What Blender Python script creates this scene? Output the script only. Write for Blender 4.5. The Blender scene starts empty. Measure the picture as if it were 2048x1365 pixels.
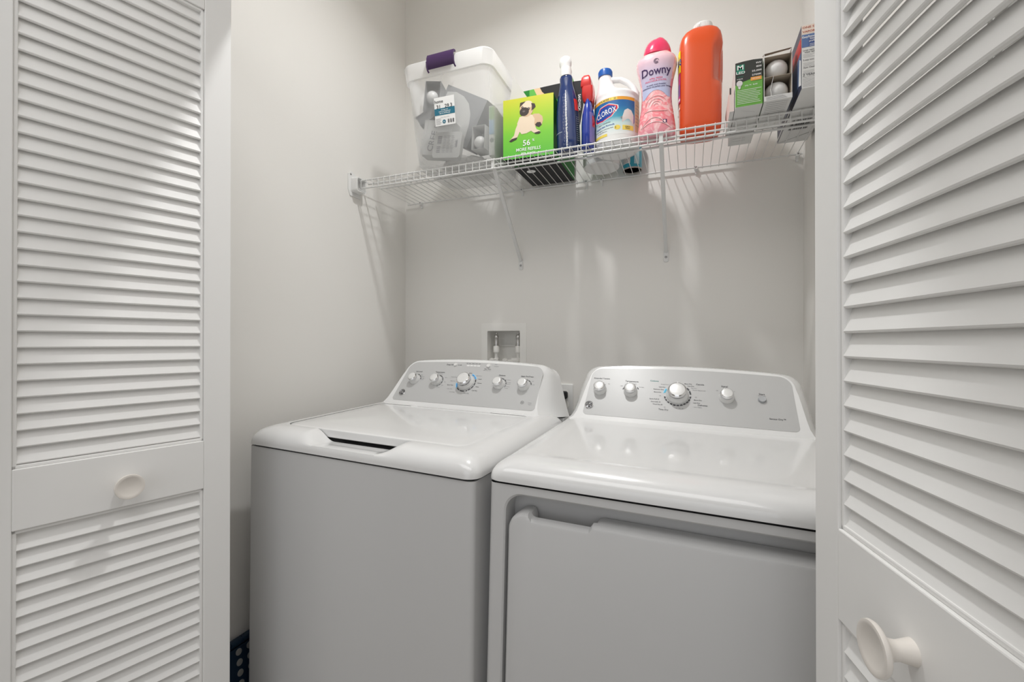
import bpy, bmesh, math, random
from math import sin, cos, pi, radians, sqrt, atan2
from mathutils import Vector, Matrix
random.seed(7)
S = bpy.context.scene
C = S.collection

# ------------------------------------------------------------------ camera
cam_d = bpy.data.cameras.new('camera')
cam = bpy.data.objects.new('camera', cam_d); C.objects.link(cam)
cam_d.sensor_width = 36.0
cam_d.lens = 910.0 / 2048.0 * 36.0
cam_d.clip_start = 0.02
cam.location = (0, -1.685, 1.17)
cam.rotation_euler = (radians(90 + 0.2), 0, radians(21.4))
S.camera = cam

# ------------------------------------------------------------------ light
w = bpy.data.worlds.new('world'); S.world = w; w.use_nodes = True
w.node_tree.nodes['Background'].inputs[0].default_value = (0.9, 0.95, 1.0, 1)
w.node_tree.nodes['Background'].inputs[1].default_value = 0.25

def lamp(name, kind, loc, energy, color=(1, 1, 1), rot=(0, 0, 0), **kw):
    l = bpy.data.lights.new(name, kind); l.energy = energy; l.color = color
    for k, v in kw.items(): setattr(l, k, v)
    o = bpy.data.objects.new(name, l); o.location = loc; o.rotation_euler = rot
    C.objects.link(o); return o
lamp('closet_ceiling_lamp', 'AREA', (-0.39, -0.67, 2.69), 8.1, (1.0, 1.0, 0.995), shape='DISK', size=0.085, spread=radians(149))
lamp('hall_ceiling_fill', 'AREA', (-0.3, -2.05, 2.70), 20.0, (1.0, 0.992, 0.985), shape='RECTANGLE', size=2.6, size_y=0.9)  # large unseen area light added over the hall as soft fill
lamp('hall_back_fill', 'AREA', (-0.1, -3.55, 1.45), 11.0, (0.97, 0.98, 1.0), rot=(radians(90), 0, 0), shape='RECTANGLE', size=2.2, size_y=1.8)  # unseen panel added behind the camera to fill the closet from the front

S.view_settings.view_transform = 'Standard'
S.view_settings.look = 'None'
S.view_settings.exposure = 0.0
S.view_settings.gamma = 1.0
S.view_settings.use_curve_mapping = False
S.cycles.max_bounces = 10
S.cycles.diffuse_bounces = 6
S.cycles.transparent_max_bounces = 24

# ------------------------------------------------------------------ materials
_m = {}
def mat(name, col, rough=0.5, metal=0.0, coat=0.0, spec=0.5, bump=0.0, bscale=200.0, var=0.0, vscale=6.0, trans=0.0, ior=1.45):
    if name in _m: return _m[name]
    m = bpy.data.materials.new(name); m.use_nodes = True
    nt = m.node_tree; b = nt.nodes['Principled BSDF']
    b.inputs['Base Color'].default_value = (*col, 1)
    b.inputs['Roughness'].default_value = rough
    b.inputs['Metallic'].default_value = metal
    b.inputs['Coat Weight'].default_value = coat
    b.inputs['Coat Roughness'].default_value = 0.06
    b.inputs['Specular IOR Level'].default_value = spec
    b.inputs['Transmission Weight'].default_value = trans
    b.inputs['IOR'].default_value = ior
    if bump or var:
        tc = nt.nodes.new('ShaderNodeTexCoord')
    if bump:
        n = nt.nodes.new('ShaderNodeTexNoise'); n.inputs['Scale'].default_value = bscale
        n.inputs['Detail'].default_value = 3
        bp = nt.nodes.new('ShaderNodeBump'); bp.inputs['Strength'].default_value = bump
        bp.inputs['Distance'].default_value = 0.002
        nt.links.new(tc.outputs['Object'], n.inputs['Vector'])
        nt.links.new(n.outputs['Fac'], bp.inputs['Height'])
        nt.links.new(bp.outputs['Normal'], b.inputs['Normal'])
    if var:
        n2 = nt.nodes.new('ShaderNodeTexNoise'); n2.inputs['Scale'].default_value = vscale
        mx = nt.nodes.new('ShaderNodeMix'); mx.data_type = 'RGBA'
        mx.inputs[6].default_value = (*[c * (1 - var) for c in col], 1)
        mx.inputs[7].default_value = (*[min(1, c * (1 + var)) for c in col], 1)
        nt.links.new(tc.outputs['Object'], n2.inputs['Vector'])
        nt.links.new(n2.outputs['Fac'], mx.inputs[0])
        nt.links.new(mx.outputs[2], b.inputs['Base Color'])
    _m[name] = m
    return m

def ramp_mat(name, axis, lo, hi, stops, rough=0.35, coat=0.3, swirl=0.0, swirl_scale=30.0, swirl_col=(1, 1, 1), swirl_amt=0.5):
    """printed colour gradient along one object axis (artwork printed on a label)"""
    if name in _m: return _m[name]
    m = bpy.data.materials.new(name); m.use_nodes = True
    nt = m.node_tree; b = nt.nodes['Principled BSDF']
    tc = nt.nodes.new('ShaderNodeTexCoord'); sp = nt.nodes.new('ShaderNodeSeparateXYZ')
    mr = nt.nodes.new('ShaderNodeMapRange'); mr.inputs[1].default_value = lo; mr.inputs[2].default_value = hi
    cr = nt.nodes.new('ShaderNodeValToRGB')
    while len(cr.color_ramp.elements) < len(stops): cr.color_ramp.elements.new(0.5)
    for e, (p, c) in zip(cr.color_ramp.elements, stops):
        e.position = p; e.color = (*c, 1)
    nt.links.new(tc.outputs['Object'], sp.inputs[0])
    nt.links.new(sp.outputs[axis], mr.inputs[0]); nt.links.new(mr.outputs[0], cr.inputs[0])
    out = cr.outputs[0]
    if swirl:
        n = nt.nodes.new('ShaderNodeTexNoise'); n.inputs['Scale'].default_value = swirl_scale
        n.inputs['Distortion'].default_value = 2.5; n.inputs['Detail'].default_value = 2
        c2 = nt.nodes.new('ShaderNodeValToRGB')
        c2.color_ramp.elements[0].position = 0.45; c2.color_ramp.elements[1].position = 0.62
        mu = nt.nodes.new('ShaderNodeMath'); mu.operation = 'MULTIPLY'; mu.inputs[1].default_value = swirl_amt
        mx = nt.nodes.new('ShaderNodeMix'); mx.data_type = 'RGBA'; mx.inputs[7].default_value = (*swirl_col, 1)
        nt.links.new(tc.outputs['Object'], n.inputs['Vector']); nt.links.new(n.outputs['Fac'], c2.inputs[0])
        nt.links.new(c2.outputs[0], mu.inputs[0]); nt.links.new(mu.outputs[0], mx.inputs[0])
        nt.links.new(out, mx.inputs[6]); out = mx.outputs[2]
    nt.links.new(out, b.inputs['Base Color'])
    b.inputs['Roughness'].default_value = rough; b.inputs['Coat Weight'].default_value = coat
    _m[name] = m
    return m

def clear_mat(name, col, fac, rough=0.15):
    """thin translucent plastic: see-through with a milky part"""
    if name in _m: return _m[name]
    m = bpy.data.materials.new(name); m.use_nodes = True
    nt = m.node_tree; b = nt.nodes['Principled BSDF']; o = nt.nodes['Material Output']
    b.inputs['Base Color'].default_value = (*col, 1); b.inputs['Roughness'].default_value = rough
    t = nt.nodes.new('ShaderNodeBsdfTransparent'); t.inputs[0].default_value = (0.97, 0.97, 0.97, 1)
    lw = nt.nodes.new('ShaderNodeLayerWeight'); lw.inputs[0].default_value = 0.35
    mr = nt.nodes.new('ShaderNodeMapRange'); mr.inputs[3].default_value = fac; mr.inputs[4].default_value = min(1, fac + 0.45)
    mx = nt.nodes.new('ShaderNodeMixShader')
    nt.links.new(lw.outputs['Facing'], mr.inputs[0]); nt.links.new(mr.outputs[0], mx.inputs[0])
    nt.links.new(t.outputs[0], mx.inputs[1]); nt.links.new(b.outputs[0], mx.inputs[2])
    nt.links.new(mx.outputs[0], o.inputs[0])
    _m[name] = m
    return m

WALL = mat('wall_paint', (0.80, 0.785, 0.755), 0.75, bump=0.05, bscale=350)
CEIL = mat('ceiling_paint', (0.78, 0.77, 0.75), 0.85, bump=0.06, bscale=250)
FLOOR = mat('floor_vinyl', (0.30, 0.27, 0.24), 0.5, var=0.2, vscale=5)
TRIM = mat('trim_paint', (0.76, 0.755, 0.74), 0.42)
DOORP = mat('door_paint', (0.87, 0.865, 0.85), 0.48, bump=0.03, bscale=120)
KNOBP = mat('knob_paint', (0.80, 0.755, 0.70), 0.35, coat=0.2)
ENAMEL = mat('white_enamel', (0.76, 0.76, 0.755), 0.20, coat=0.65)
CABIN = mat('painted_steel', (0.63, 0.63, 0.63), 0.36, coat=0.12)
DARKGAP = mat('dark_gap', (0.03, 0.03, 0.03), 0.7)  # painted shade for the seams under the tops; also colours the lid hinges
SILVER = mat('silver_panel', (0.50, 0.50, 0.495), 0.34, metal=0.05, spec=0.25, bump=0.04, bscale=900)
CHROME = mat('chrome', (0.80, 0.80, 0.81), 0.10, metal=1.0)
KCAP = mat('knob_satin_cap', (0.74, 0.74, 0.73), 0.30, metal=0.25)
KSKIRT = mat('knob_skirt', (0.70, 0.70, 0.69), 0.28, coat=0.3)
BTN = mat('grey_button', (0.42, 0.43, 0.44), 0.35)
INK = mat('dark_print', (0.06, 0.06, 0.065), 0.5)
INKG = mat('grey_print', (0.25, 0.25, 0.26), 0.5)
INKW = mat('white_print', (0.85, 0.85, 0.84), 0.45)
BLUEINK = mat('blue_print', (0.05, 0.28, 0.62), 0.45)
WIRE = mat('white_coated_wire', (0.72, 0.72, 0.71), 0.32, coat=0.2)
PLWHITE = mat('white_plastic', (0.78, 0.78, 0.77), 0.30, coat=0.2)
PVC = mat('pvc_white', (0.84, 0.83, 0.80), 0.35)
STEEL = mat('steel', (0.62, 0.61, 0.60), 0.25, metal=1.0)
SCREW = mat('zinc_screw', (0.35, 0.35, 0.35), 0.35, metal=1.0)
BLACKP = mat('black_plastic', (0.02, 0.02, 0.022), 0.55, spec=0.25)
CARD = mat('grey_card', (0.50, 0.49, 0.47), 0.7)
KRAFT = mat('inner_card', (0.40, 0.34, 0.27), 0.8)
PAPERW = mat('white_card', (0.70, 0.70, 0.69), 0.55)

# ------------------------------------------------------------------ mesh builder
_tc = {}
def text_mesh(body):
    if body in _tc: return _tc[body]
    cu = bpy.data.curves.new('t', 'FONT'); cu.body = body; cu.size = 1.0
    cu.align_x = 'CENTER'; cu.align_y = 'CENTER'; cu.resolution_u = 2; cu.offset = 0.014
    ob = bpy.data.objects.new('t', cu); C.objects.link(ob)
    bpy.context.view_layer.update()
    me = bpy.data.meshes.new_from_object(ob)
    r = ([tuple(v.co[:2]) for v in me.vertices], [tuple(p.vertices) for p in me.polygons])
    bpy.data.objects.remove(ob); bpy.data.curves.remove(cu); bpy.data.meshes.remove(me)
    _tc[body] = r
    return r

def rrect(x0, x1, y0, y1, r, nc=6, nx=1, ny=1):
    """rounded rectangle, counter-clockwise from the bottom-left of the bottom side"""
    r = max(min(r, (x1 - x0) / 2 - 1e-5, (y1 - y0) / 2 - 1e-5), 1e-5)
    P = []
    def side(a, b, n):
        for i in range(n): P.append((a[0] + (b[0] - a[0]) * i / n, a[1] + (b[1] - a[1]) * i / n))
    def corner(cx, cy, a0):
        for i in range(nc):
            a = a0 + pi / 2 * i / nc; P.append((cx + r * cos(a), cy + r * sin(a)))
    side((x0 + r, y0), (x1 - r, y0), nx); corner(x1 - r, y0 + r, -pi / 2)
    side((x1, y0 + r), (x1, y1 - r), ny); corner(x1 - r, y1 - r, 0)
    side((x1 - r, y1), (x0 + r, y1), nx); corner(x0 + r, y1 - r, pi / 2)
    side((x0, y1 - r), (x0, y0 + r), ny); corner(x0 + r, y0 + r, pi)
    return P

def circ(cx, cy, rx, ry=None, n=32):
    ry = rx if ry is None else ry
    return [(cx + rx * cos(2 * pi * i / n), cy + ry * sin(2 * pi * i / n)) for i in range(n)]

class MB:
    def __init__(s): s.v = []; s.f = []; s.m = []; s.mats = []
    def mi(s, m):
        if m not in s.mats: s.mats.append(m)
        return s.mats.index(m)
    def add(s, vs, fs, m, fn=None):
        k = len(s.v); s.v += [tuple(fn(p)) if fn else tuple(p) for p in vs]
        i = s.mi(m)
        for f in fs: s.f.append(tuple(a + k for a in f)); s.m.append(i)
        return s
    def box(s, x0, x1, y0, y1, z0, z1, m, fn=None):
        vs = [(x, y, z) for x in (x0, x1) for y in (y0, y1) for z in (z0, z1)]
        return s.add(vs, [(0, 1, 3, 2), (4, 6, 7, 5), (0, 4, 5, 1), (2, 3, 7, 6), (0, 2, 6, 4), (1, 5, 7, 3)], m, fn)
    def loft(s, rings, m, cap0=True, cap1=True, closed=True, fn=None):
        n = len(rings[0]); vs = [p for r in rings for p in r]; fs = []
        for k in range(len(rings) - 1):
            for i in range(n if closed else n - 1):
                j = (i + 1) % n
                fs.append((k * n + i, k * n + j, (k + 1) * n + j, (k + 1) * n + i))
        if cap0: fs.append(tuple(range(n))[::-1])
        if cap1: fs.append(tuple(range((len(rings) - 1) * n, len(rings) * n)))
        return s.add(vs, fs, m, fn)
    def prism(s, poly, a, b, m, axis='z', fn=None):
        def p3(p, h):
            return {'z': (p[0], p[1], h), 'y': (p[0], h, p[1]), 'x': (h, p[0], p[1])}[axis]
        return s.loft([[p3(p, a) for p in poly], [p3(p, b) for p in poly]], m, fn=fn)
    def lathe(s, prof, m, n=32, c=(0, 0), sx=1.0, sy=1.0, fn=None, cap=True):
        rings = [[(c[0] + r * sx * cos(2 * pi * i / n), c[1] + r * sy * sin(2 * pi * i / n), z) for i in range(n)] for r, z in prof]
        return s.loft(rings, m, cap, cap, fn=fn)
    def tube(s, path, r, m, n=8, fn=None):
        P = [Vector(p) for p in path]; rings = []
        up = None
        for i, p in enumerate(P):
            t = (P[min(i + 1, len(P) - 1)] - P[max(i - 1, 0)]).normalized()
            if up is None:
                up = Vector((0, 0, 1)) if abs(t.z) < 0.9 else Vector((1, 0, 0))
            u = t.cross(up).normalized(); up = u.cross(t).normalized()
            rr = r[i] if isinstance(r, (list, tuple)) else r
            rings.append([tuple(p + (u * cos(2 * pi * k / n) + up * sin(2 * pi * k / n)) * rr) for k in range(n)])
        return s.loft(rings, m, fn=fn)
    def text(s, body, size, at, m, fn, sx=1.0, rot=0.0, align='C'):
        """fn maps (u, v) to a point of the surface"""
        vs, fs = text_mesh(body)
        if not vs: return s
        off = {'C': 0, 'L': -min(v[0] for v in vs), 'R': -max(v[0] for v in vs)}[align]
        c, q = cos(rot), sin(rot); out = []
        for x, y in vs:
            x = (x + off) * size * sx; y = y * size
            out.append(fn(at[0] + x * c - y * q, at[1] + x * q + y * c))
        return s.add(out, fs, m)
    def patch(s, u0, u1, v0, v1, m, fn, nu=1, nv=1):
        vs = [fn(u0 + (u1 - u0) * i / nu, v0 + (v1 - v0) * j / nv) for i in range(nu + 1) for j in range(nv + 1)]
        fs = [(i * (nv + 1) + j, (i + 1) * (nv + 1) + j, (i + 1) * (nv + 1) + j + 1, i * (nv + 1) + j + 1) for i in range(nu) for j in range(nv)]
        return s.add(vs, fs, m)
    def poly(s, pts, m, fn):
        """flat printed shape, fan from its centre so that it can follow a curved surface"""
        cx = sum(p[0] for p in pts) / len(pts); cy = sum(p[1] for p in pts) / len(pts); n = len(pts); K = 5
        vs = [fn(cx, cy)]
        for k in range(1, K + 1): vs += [fn(cx + (x - cx) * k / K, cy + (y - cy) * k / K) for x, y in pts]
        fs = [(0, 1 + i, 1 + (i + 1) % n) for i in range(n)]
        for k in range(K - 1):
            a = 1 + k * n; fs += [(a + i, a + n + i, a + n + (i + 1) % n, a + (i + 1) % n) for i in range(n)]
        return s.add(vs, fs, m)
    def build(s, name, parent=None, bevel=0.0, seg=2, smooth=True, angle=38, loc=None):
        me = bpy.data.meshes.new(name); me.from_pydata(s.v, [], s.f)
        for m in s.mats: me.materials.append(m)
        me.polygons.foreach_set('material_index', s.m)
        bm = bmesh.new(); bm.from_mesh(me)
        bmesh.ops.recalc_face_normals(bm, faces=bm.faces); bm.to_mesh(me); bm.free()
        if smooth:
            me.polygons.foreach_set('use_smooth', [True] * len(me.polygons))
            me.set_sharp_from_angle(angle=radians(angle))
        me.update()
        o = bpy.data.objects.new(name, me); C.objects.link(o)
        if parent: o.parent = parent
        if loc: o.location = loc
        if bevel:
            md = o.modifiers.new('bevel', 'BEVEL'); md.width = bevel; md.segments = seg
            md.limit_method = 'ANGLE'; md.angle_limit = radians(40); md.harden_normals = False
        return o

def tag(o, label=None, cat=None, group=None, kind=None):
    for k, v in (('label', label), ('category', cat), ('group', group), ('kind', kind)):
        if v: o[k] = v
    return o
def thing(name, label, cat, loc=(0, 0, 0), rz=0.0, group=None, kind=None):
    o = bpy.data.objects.new(name, None); o.empty_display_size = 0.05; C.objects.link(o)
    o.location = loc; o.rotation_euler = (0, 0, rz)
    return tag(o, label, cat, group, kind)
def struct(name, mb, **k):
    return tag(mb.build(name, smooth=False, **k), kind='structure')

# ------------------------------------------------------------------ room shell
XL, XR, ZC = -1.1615, 0.335, 2.74
b = MB()   # back wall with the hole of the washer supply box
hx0, hx1, hz0, hz1 = -0.769, -0.624, 1.03, 1.219
b.box(XL - .1, hx0, 0, .12, 0, ZC, WALL); b.box(hx1, XR + .1, 0, .12, 0, ZC, WALL)
b.box(hx0, hx1, 0, .12, 0, hz0, WALL); b.box(hx0, hx1, 0, .12, hz1, ZC, WALL)
struct('wall_back', b)
struct('wall_left', MB().box(XL - .1, XL, -.905, 0, 0, ZC, WALL))
struct('wall_right', MB().box(XR, XR + .1, -.905, 0, 0, ZC, WALL))
b = MB(); b.box(-2.7, 2.1, -1.01, -.905, 2.03, ZC, WALL)
b.box(-2.7, XL - .045, -1.01, -.905, 0, 2.03, WALL); b.box(XR + .045, 2.1, -1.01, -.905, 0, 2.03, WALL)
struct('wall_front', b)
struct('wall_hall_left', MB().box(-2.8, -2.7, -3.8, -.905, 0, ZC, WALL))
struct('wall_hall_right', MB().box(2.1, 2.2, -3.8, -.905, 0, ZC, WALL))
b = MB()
b.box(-2.8, -1.2, -3.9, -3.8, 0, ZC, WALL); b.box(1.0, 2.2, -3.9, -3.8, 0, ZC, WALL)
b.box(-1.2, 1.0, -3.9, -3.8, 0, .55, WALL); b.box(-1.2, 1.0, -3.9, -3.8, 2.35, ZC, WALL)
struct('wall_hall_back', b)
struct('floor', MB().box(-2.8, 2.2, -3.9, .12, -.1, 0, FLOOR))
struct('ceiling', MB().box(-2.8, 2.2, -3.9, .12, ZC, ZC + .1, CEIL))
struct('baseboard_left', MB().box(XL, XL + .012, -.9, 0, 0, .09, TRIM))
struct('baseboard_back', MB().box(XL + .013, XR - .013, -.012, 0, 0, .09, TRIM))
struct('baseboard_right', MB().box(XR - .012, XR, -.9, 0, 0, .09, TRIM))

# ------------------------------------------------------------------ louvered bifold doors
PITCH = .0281
def leaf(name, parent, W, sg, z0=.02, z1=2.0, knob_s=None, ztip=1.8913, M=None):
    """local X along the leaf, room side towards sg*Y"""
    T = .028; st = .053; zr0, zr1 = .853, .957; zt = ztip + .004; zb = .20
    Y = lambda d: -sg * d
    def bx(mb, x0, x1, d0, d1, a, c, m):
        mb.box(x0, x1, min(Y(d0), Y(d1)), max(Y(d0), Y(d1)), a, c, m)
    fr = MB()
    bx(fr, 0, st, 0, T, z0, z1, DOORP); bx(fr, W - st, W, 0, T, z0, z1, DOORP)
    for a, c in ((z0, zb), (zr0, zr1), (zt, z1)): bx(fr, st, W - st, 0, T, a, c, DOORP)
    for a, c in ((zb, zr0), (zr1, zt)):      # moulded bead inside each opening
        e = .006
        for x0, x1, s0, s1 in ((st, st + e, a, c), (W - st - e, W - st, a, c), (st, W - st, a, a + e), (st, W - st, c - e, c)):
            bx(fr, x0, x1, .0035, T - .0035, s0, s1, DOORP)
    lf = fr.build(name, parent, bevel=.0016, smooth=False)
    if M is not None: lf.matrix_local = M
    for a, c in ((zb + .006, zr0 - .006), (zr1 + .006, zt - .006)):
        sl = MB()
        k = 0
        z = ztip if c > 1.5 else zr0 - .036
        while z > a - .020:
            # slat: outer edge low, inner edge high
            R, D, t = .0318, .0115, .0056
            ang = atan2(R, D); L = sqrt(R * R + D * D)
            sec = []
            for (u, v) in ((0, -.25), (.04, -.5), (.96, -.5), (1, -.25), (1, .25), (.96, .5), (.04, .5), (0, .25)):
                yy = u * L * cos(ang) - v * t * sin(ang); zz = u * L * sin(ang) + v * t * cos(ang)
                sec.append((yy + .0015, zz))
            x0, x1 = st + .004, W - st - .004
            ring = lambda x: [(x, Y(.0045 + p[0]), max(min(z + p[1], c + .003), a - .003)) for p in sec]
            sl.loft([ring(x0), ring(x1)], DOORP)
            z -= PITCH
        sl.build('louver_slats', lf, smooth=True, angle=30)
    if knob_s is not None:
        kb = MB()
        prof = [(.0, .0), (.0115, .0), (.0105, .004), (.0085, .012), (.0095, .019), (.016, .0245), (.0222, .0275), (.0235, .0300), (.0228, .0325), (.0205, .0330), (.017, .0318), (.010, .0300), (.0, .0295)]
        kb.lathe(prof, KNOBP, 40, fn=lambda p: (knob_s + p[0], sg * p[2], .897 + p[1]))
        kb.build('knob', lf, angle=60)
    return lf

def hinge(parent, x, sg, zs):
    for z in zs: MB().tube([(x, -sg * .030, z - .03), (x, -sg * .030, z + .03)], .004, STEEL).build('hinge', parent)

aL = radians(14.8); aR = radians(11.6)
dl = Vector((sin(aL), cos(aL), 0)); oL = Vector((-.969, -.958, 0))
d1 = thing('door_1', 'white louvered folding door on the left, its knob facing inwards', 'door', oL, atan2(-dl.y, -dl.x), kind='structure')
leaf('door_leaf', d1, .388, 1, knob_s=.187)
hinge(d1, .386, 1, (.35, 1.1, 1.85))
F = oL - dl * .388; nl = Vector((cos(aL), -sin(aL), 0))
Fb = F - nl * .032 + dl * .002
a2 = radians(7.5); d2v = Vector((-sin(a2), cos(a2), 0))
M1 = Matrix.LocRotScale(oL, Matrix.Rotation(atan2(-dl.y, -dl.x), 3, 'Z'), None).inverted() @ Matrix.LocRotScale(Fb - Vector((cos(a2), sin(a2), 0)) * .028, Matrix.Rotation(atan2(d2v.y, d2v.x), 3, 'Z'), None)
leaf('hinged_door_leaf', d1, .385, 1, M=M1)

dr = Vector((-sin(aR), cos(aR), 0)); oR = Vector((.1465, -1.0095, 0))
ds = thing('door_2', 'white louvered folding door on the right, close to the viewer', 'door', oR, atan2(-dr.y, -dr.x), kind='structure')
leaf('door_leaf', ds, .39, -1, knob_s=.176, ztip=1.8833)
hinge(ds, .388, -1, (.35, 1.1, 1.85))
F = oR - dr * .39; nr = Vector((-cos(aR), -sin(aR), 0)); Fb = F - nr * .032 + dr * .002
a2 = radians(6.5); d2v = Vector((sin(a2), cos(a2), 0)); n2 = Vector((cos(a2), -sin(a2), 0))
M2 = Matrix.LocRotScale(oR, Matrix.Rotation(atan2(-dr.y, -dr.x), 3, 'Z'), None).inverted() @ Matrix.LocRotScale(Fb + n2 * .028, Matrix.Rotation(atan2(d2v.y, d2v.x), 3, 'Z'), None)
leaf('hinged_door_leaf', ds, .385, -1, M=M2)

# ------------------------------------------------------------------ washer and dryer
def appliance(name, label, cat, o, yaw, roll):
    t = bpy.data.objects.new(name, None); C.objects.link(t)
    a, r = radians(yaw), radians(roll)
    Yv = Vector((sin(a), cos(a), 0)); X0 = Vector((cos(a), -sin(a), 0)); Z0 = Vector((0, 0, 1))
    X = X0 * cos(r) - Z0 * sin(r); Z = Z0 * cos(r) + X0 * sin(r)
    M = Matrix((X, Yv, Z)).transposed().to_4x4()
    M.translation = Vector(o) - Z * .89
    t.matrix_world = M
    tag(t, label, cat)
    return t
H0 = .89      # local height of the seam between cabinet and top

def taperW(p):
    x, y, z = p
    return (x - max(0, (x - .40) / .29) * .021 * max(0, y) / .6, y, z)
def taperD(p):
    x, y, z = p
    return (x + max(0, (.29 - x) / .29) * .004 * max(0, y) / .6, y, z)
def ztop(y): return .046 + .0293 * max(y - .06, 0)
def scoop(x, y):
    def sm(t): t = max(0, min(1, t)); return t * t * (3 - 2 * t)
    return sm((x - .180) / .062) * sm((.492 - x) / .075)

def top_cover(parent, lid):
    mb = MB(); rings = []
    nx, ny, nc = 90, 14, 8
    O = (-.004, .690, -.005, .600); I = (.060, .628, .060, .437) if lid else (.085, .600, .075, .448)
    N = 26
    for k in range(N + 1):
        t = (k / N) ** 1.5
        tt = min(t / .93, 1)
        x0, x1, y0, y1 = [O[i] + (I[i] - O[i]) * t for i in range(4)]
        ring = []
        for (x, y) in rrect(x0, x1, y0, y1, .030 + (.0 if lid else .01) * t, nc, nx, ny):
            p = 2.25
            f = (1 - (1 - tt) ** p) ** (1 / p)
            z = ztop(y) * f
            if lid:
                zf = .0195 - .004 * min(1, t * 1.5)
                if z > zf: z = z + (zf + (z - zf) * .06 - z) * scoop(x, y)
            else:
                q = max(0, min(1, (t - .55) / .45)); z -= .0035 * q * q * (3 - 2 * q)
            ring.append((x, y, H0 + z))
        rings.append(ring)
    low = [[(p[0], p[1], H0 - .012) for p in rrect(O[0] + .006, O[1] - .006, O[2] + .006, O[3] - .006, .026, nc, nx, ny)],
           [(p[0], p[1], H0 + .0005) for p in rrect(O[0] + .0012, O[1] - .0012, O[2] + .0012, O[3] - .0012, .029, nc, nx, ny)]]
    rings = low[1:] + rings
    if lid:
        last = rings[-1]
        in1 = [(p[0], p[1], min(p[2], H0 + ztop(p[1]) - .0235)) for p in last]
        I2 = (I[0] + .02, I[1] - .02, I[2] + .02, I[3] - .02)
        WELLSHADE = mat('lid_well_shade', (.40, .40, .40), .45)  # well painted grey so the gap round the lid looks shaded
        mb.loft([last, in1, [(p[0], p[1], H0 + ztop(p[1]) - (.040 if .2 < p[0] < .47 else .026)) for p in rrect(*I2, .02, nc, nx, ny)]], WELLSHADE, cap0=False, cap1=True, fn=taperW)
    else:
        for ins in (.02, .045, .08, .12, .16):
            rings.append([(x, y, H0 + ztop(y) - .0035) for x, y in rrect(I[0] + ins, I[1] - ins, I[2] + ins, I[3] - ins, .04, nc, nx, ny)])
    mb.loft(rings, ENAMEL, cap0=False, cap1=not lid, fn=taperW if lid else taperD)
    mb.build('top_cover', parent, angle=55)

def console_outline(n_arc=24, grow=0.0, back=False):
    """half outline (left side, bottom to top middle) in local x, z; mirrored about x = .343"""
    if not back:
        L = [(.034, .052), (.045, .060), (.0525, .074), (.0575, .095), (.063, .125), (.068, .150)]
        L += [(.072 + .040 * (1 - cos(a)), .160 + .038 * sin(a)) for a in [radians(t) for t in range(5, 86, 10)]]
        L += [(.135, .2005), (.20, .204), (.27, .2062), (.343, .207)]
    else:
        L = [(.000, .028), (.006, .042), (.012, .060), (.019, .085), (.027, .115), (.034, .138)]
        L += [(.036 + .052 * (1 - cos(a)), .143 + .044 * sin(a)) for a in [radians(t) for t in range(5, 86, 10)]]
        L += [(.135, .1905), (.20, .194), (.27, .1962), (.343, .197)]
    cx, cz = .343, .12
    L = [(x - grow * (1 if x < .3 else 0), z + grow * (z - .05) / .15) for x, z in L]
    R = [(.686 - x, z) for x, z in L[:-1]][::-1]
    return L + R

def yface(z): return .472 + (z - .067) * .824
def console(parent, tp=None):
    mb = MB()
    f0 = console_outline(); bk = console_outline(back=True)
    rings = [[(x, yface(z), H0 + z) for x, z in f0]]
    N = 9
    for k in range(1, N + 1):
        t = k / N
        # rounded shoulder first, then the drafted side
        g = sin(min(t * 2.2, 1) * pi / 2)
        ring = []
        for (a, b2) in zip(f0, bk):
            ya = yface(a[1]); yb = .655
            y = ya + (yb - ya) * t
            x = a[0] + (b2[0] - a[0]) * (0.35 * g + 0.65 * t)
            z = a[1] + (b2[1] - a[1]) * t + .005 * sin(pi * min(t * 1.2, 1)) * (1 if a[1] > .1 else 0)
            ring.append((x, y, H0 + z))
        rings.append(ring)
    mb.loft(rings, ENAMEL, cap0=True, cap1=True, fn=tp)
    mb.box(.004, .682, .60, .654, H0 - .03, H0 + .03, ENAMEL, fn=tp)
    mb.build('console_housing', parent, angle=28)

# panel plane: u across, v up the slope, w out of it
def pf(u, v, w=0.0):
    return (u, .472 + v * .636 - w * .771, H0 + .067 + v * .771 + w * .636)

def panel(parent, texts, arcs):
    mb = MB()
    A = [(.0665, .0), (.6195, .0)]
    out = []
    # rounded trapezoid outline
    def corner(cx, cy, r, a0, a1, n=8):
        return [(cx + r * cos(radians(a0 + (a1 - a0) * i / n)), cy + r * sin(radians(a0 + (a1 - a0) * i / n))) for i in range(n + 1)]
    pl = corner(.600, .012, .0125, -90, -12) + corner(.5725, .130, .034, -6, 84) + [(.50, .1680), (.42, .1708), (.343, .1718), (.266, .1708), (.186, .1680)] + corner(.1135, .130, .034, 96, 186) + corner(.086, .012, .0125, 192, 270)
    mb.loft([[pf(u, v, -.002) for u, v in pl], [pf(u, v, .0008) for u, v in pl]], SILVER)
    for body, size, u, v, m, al in texts:
        mb.text(body, size * 1.06, (u, v), INK if size > .0040 and m is INKG else m, lambda a, c: pf(a, c, .0012), align=al)
    for cu, cv, r0, r1, a0, a1, m in arcs:
        n = max(2, int(abs(a1 - a0) / 8))
        vs = []; fs = []
        for i in range(n + 1):
            a = radians(90 - (a0 + (a1 - a0) * i / n))
            vs += [pf(cu + r0 * cos(a), cv + r0 * sin(a), .0013), pf(cu + r1 * cos(a), cv + r1 * sin(a), .0013)]
        for i in range(n): fs.append((2 * i, 2 * i + 1, 2 * i + 3, 2 * i + 2))
        mb.add(vs, fs, m)
    mb.build('control_panel', parent, smooth=False)

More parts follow.
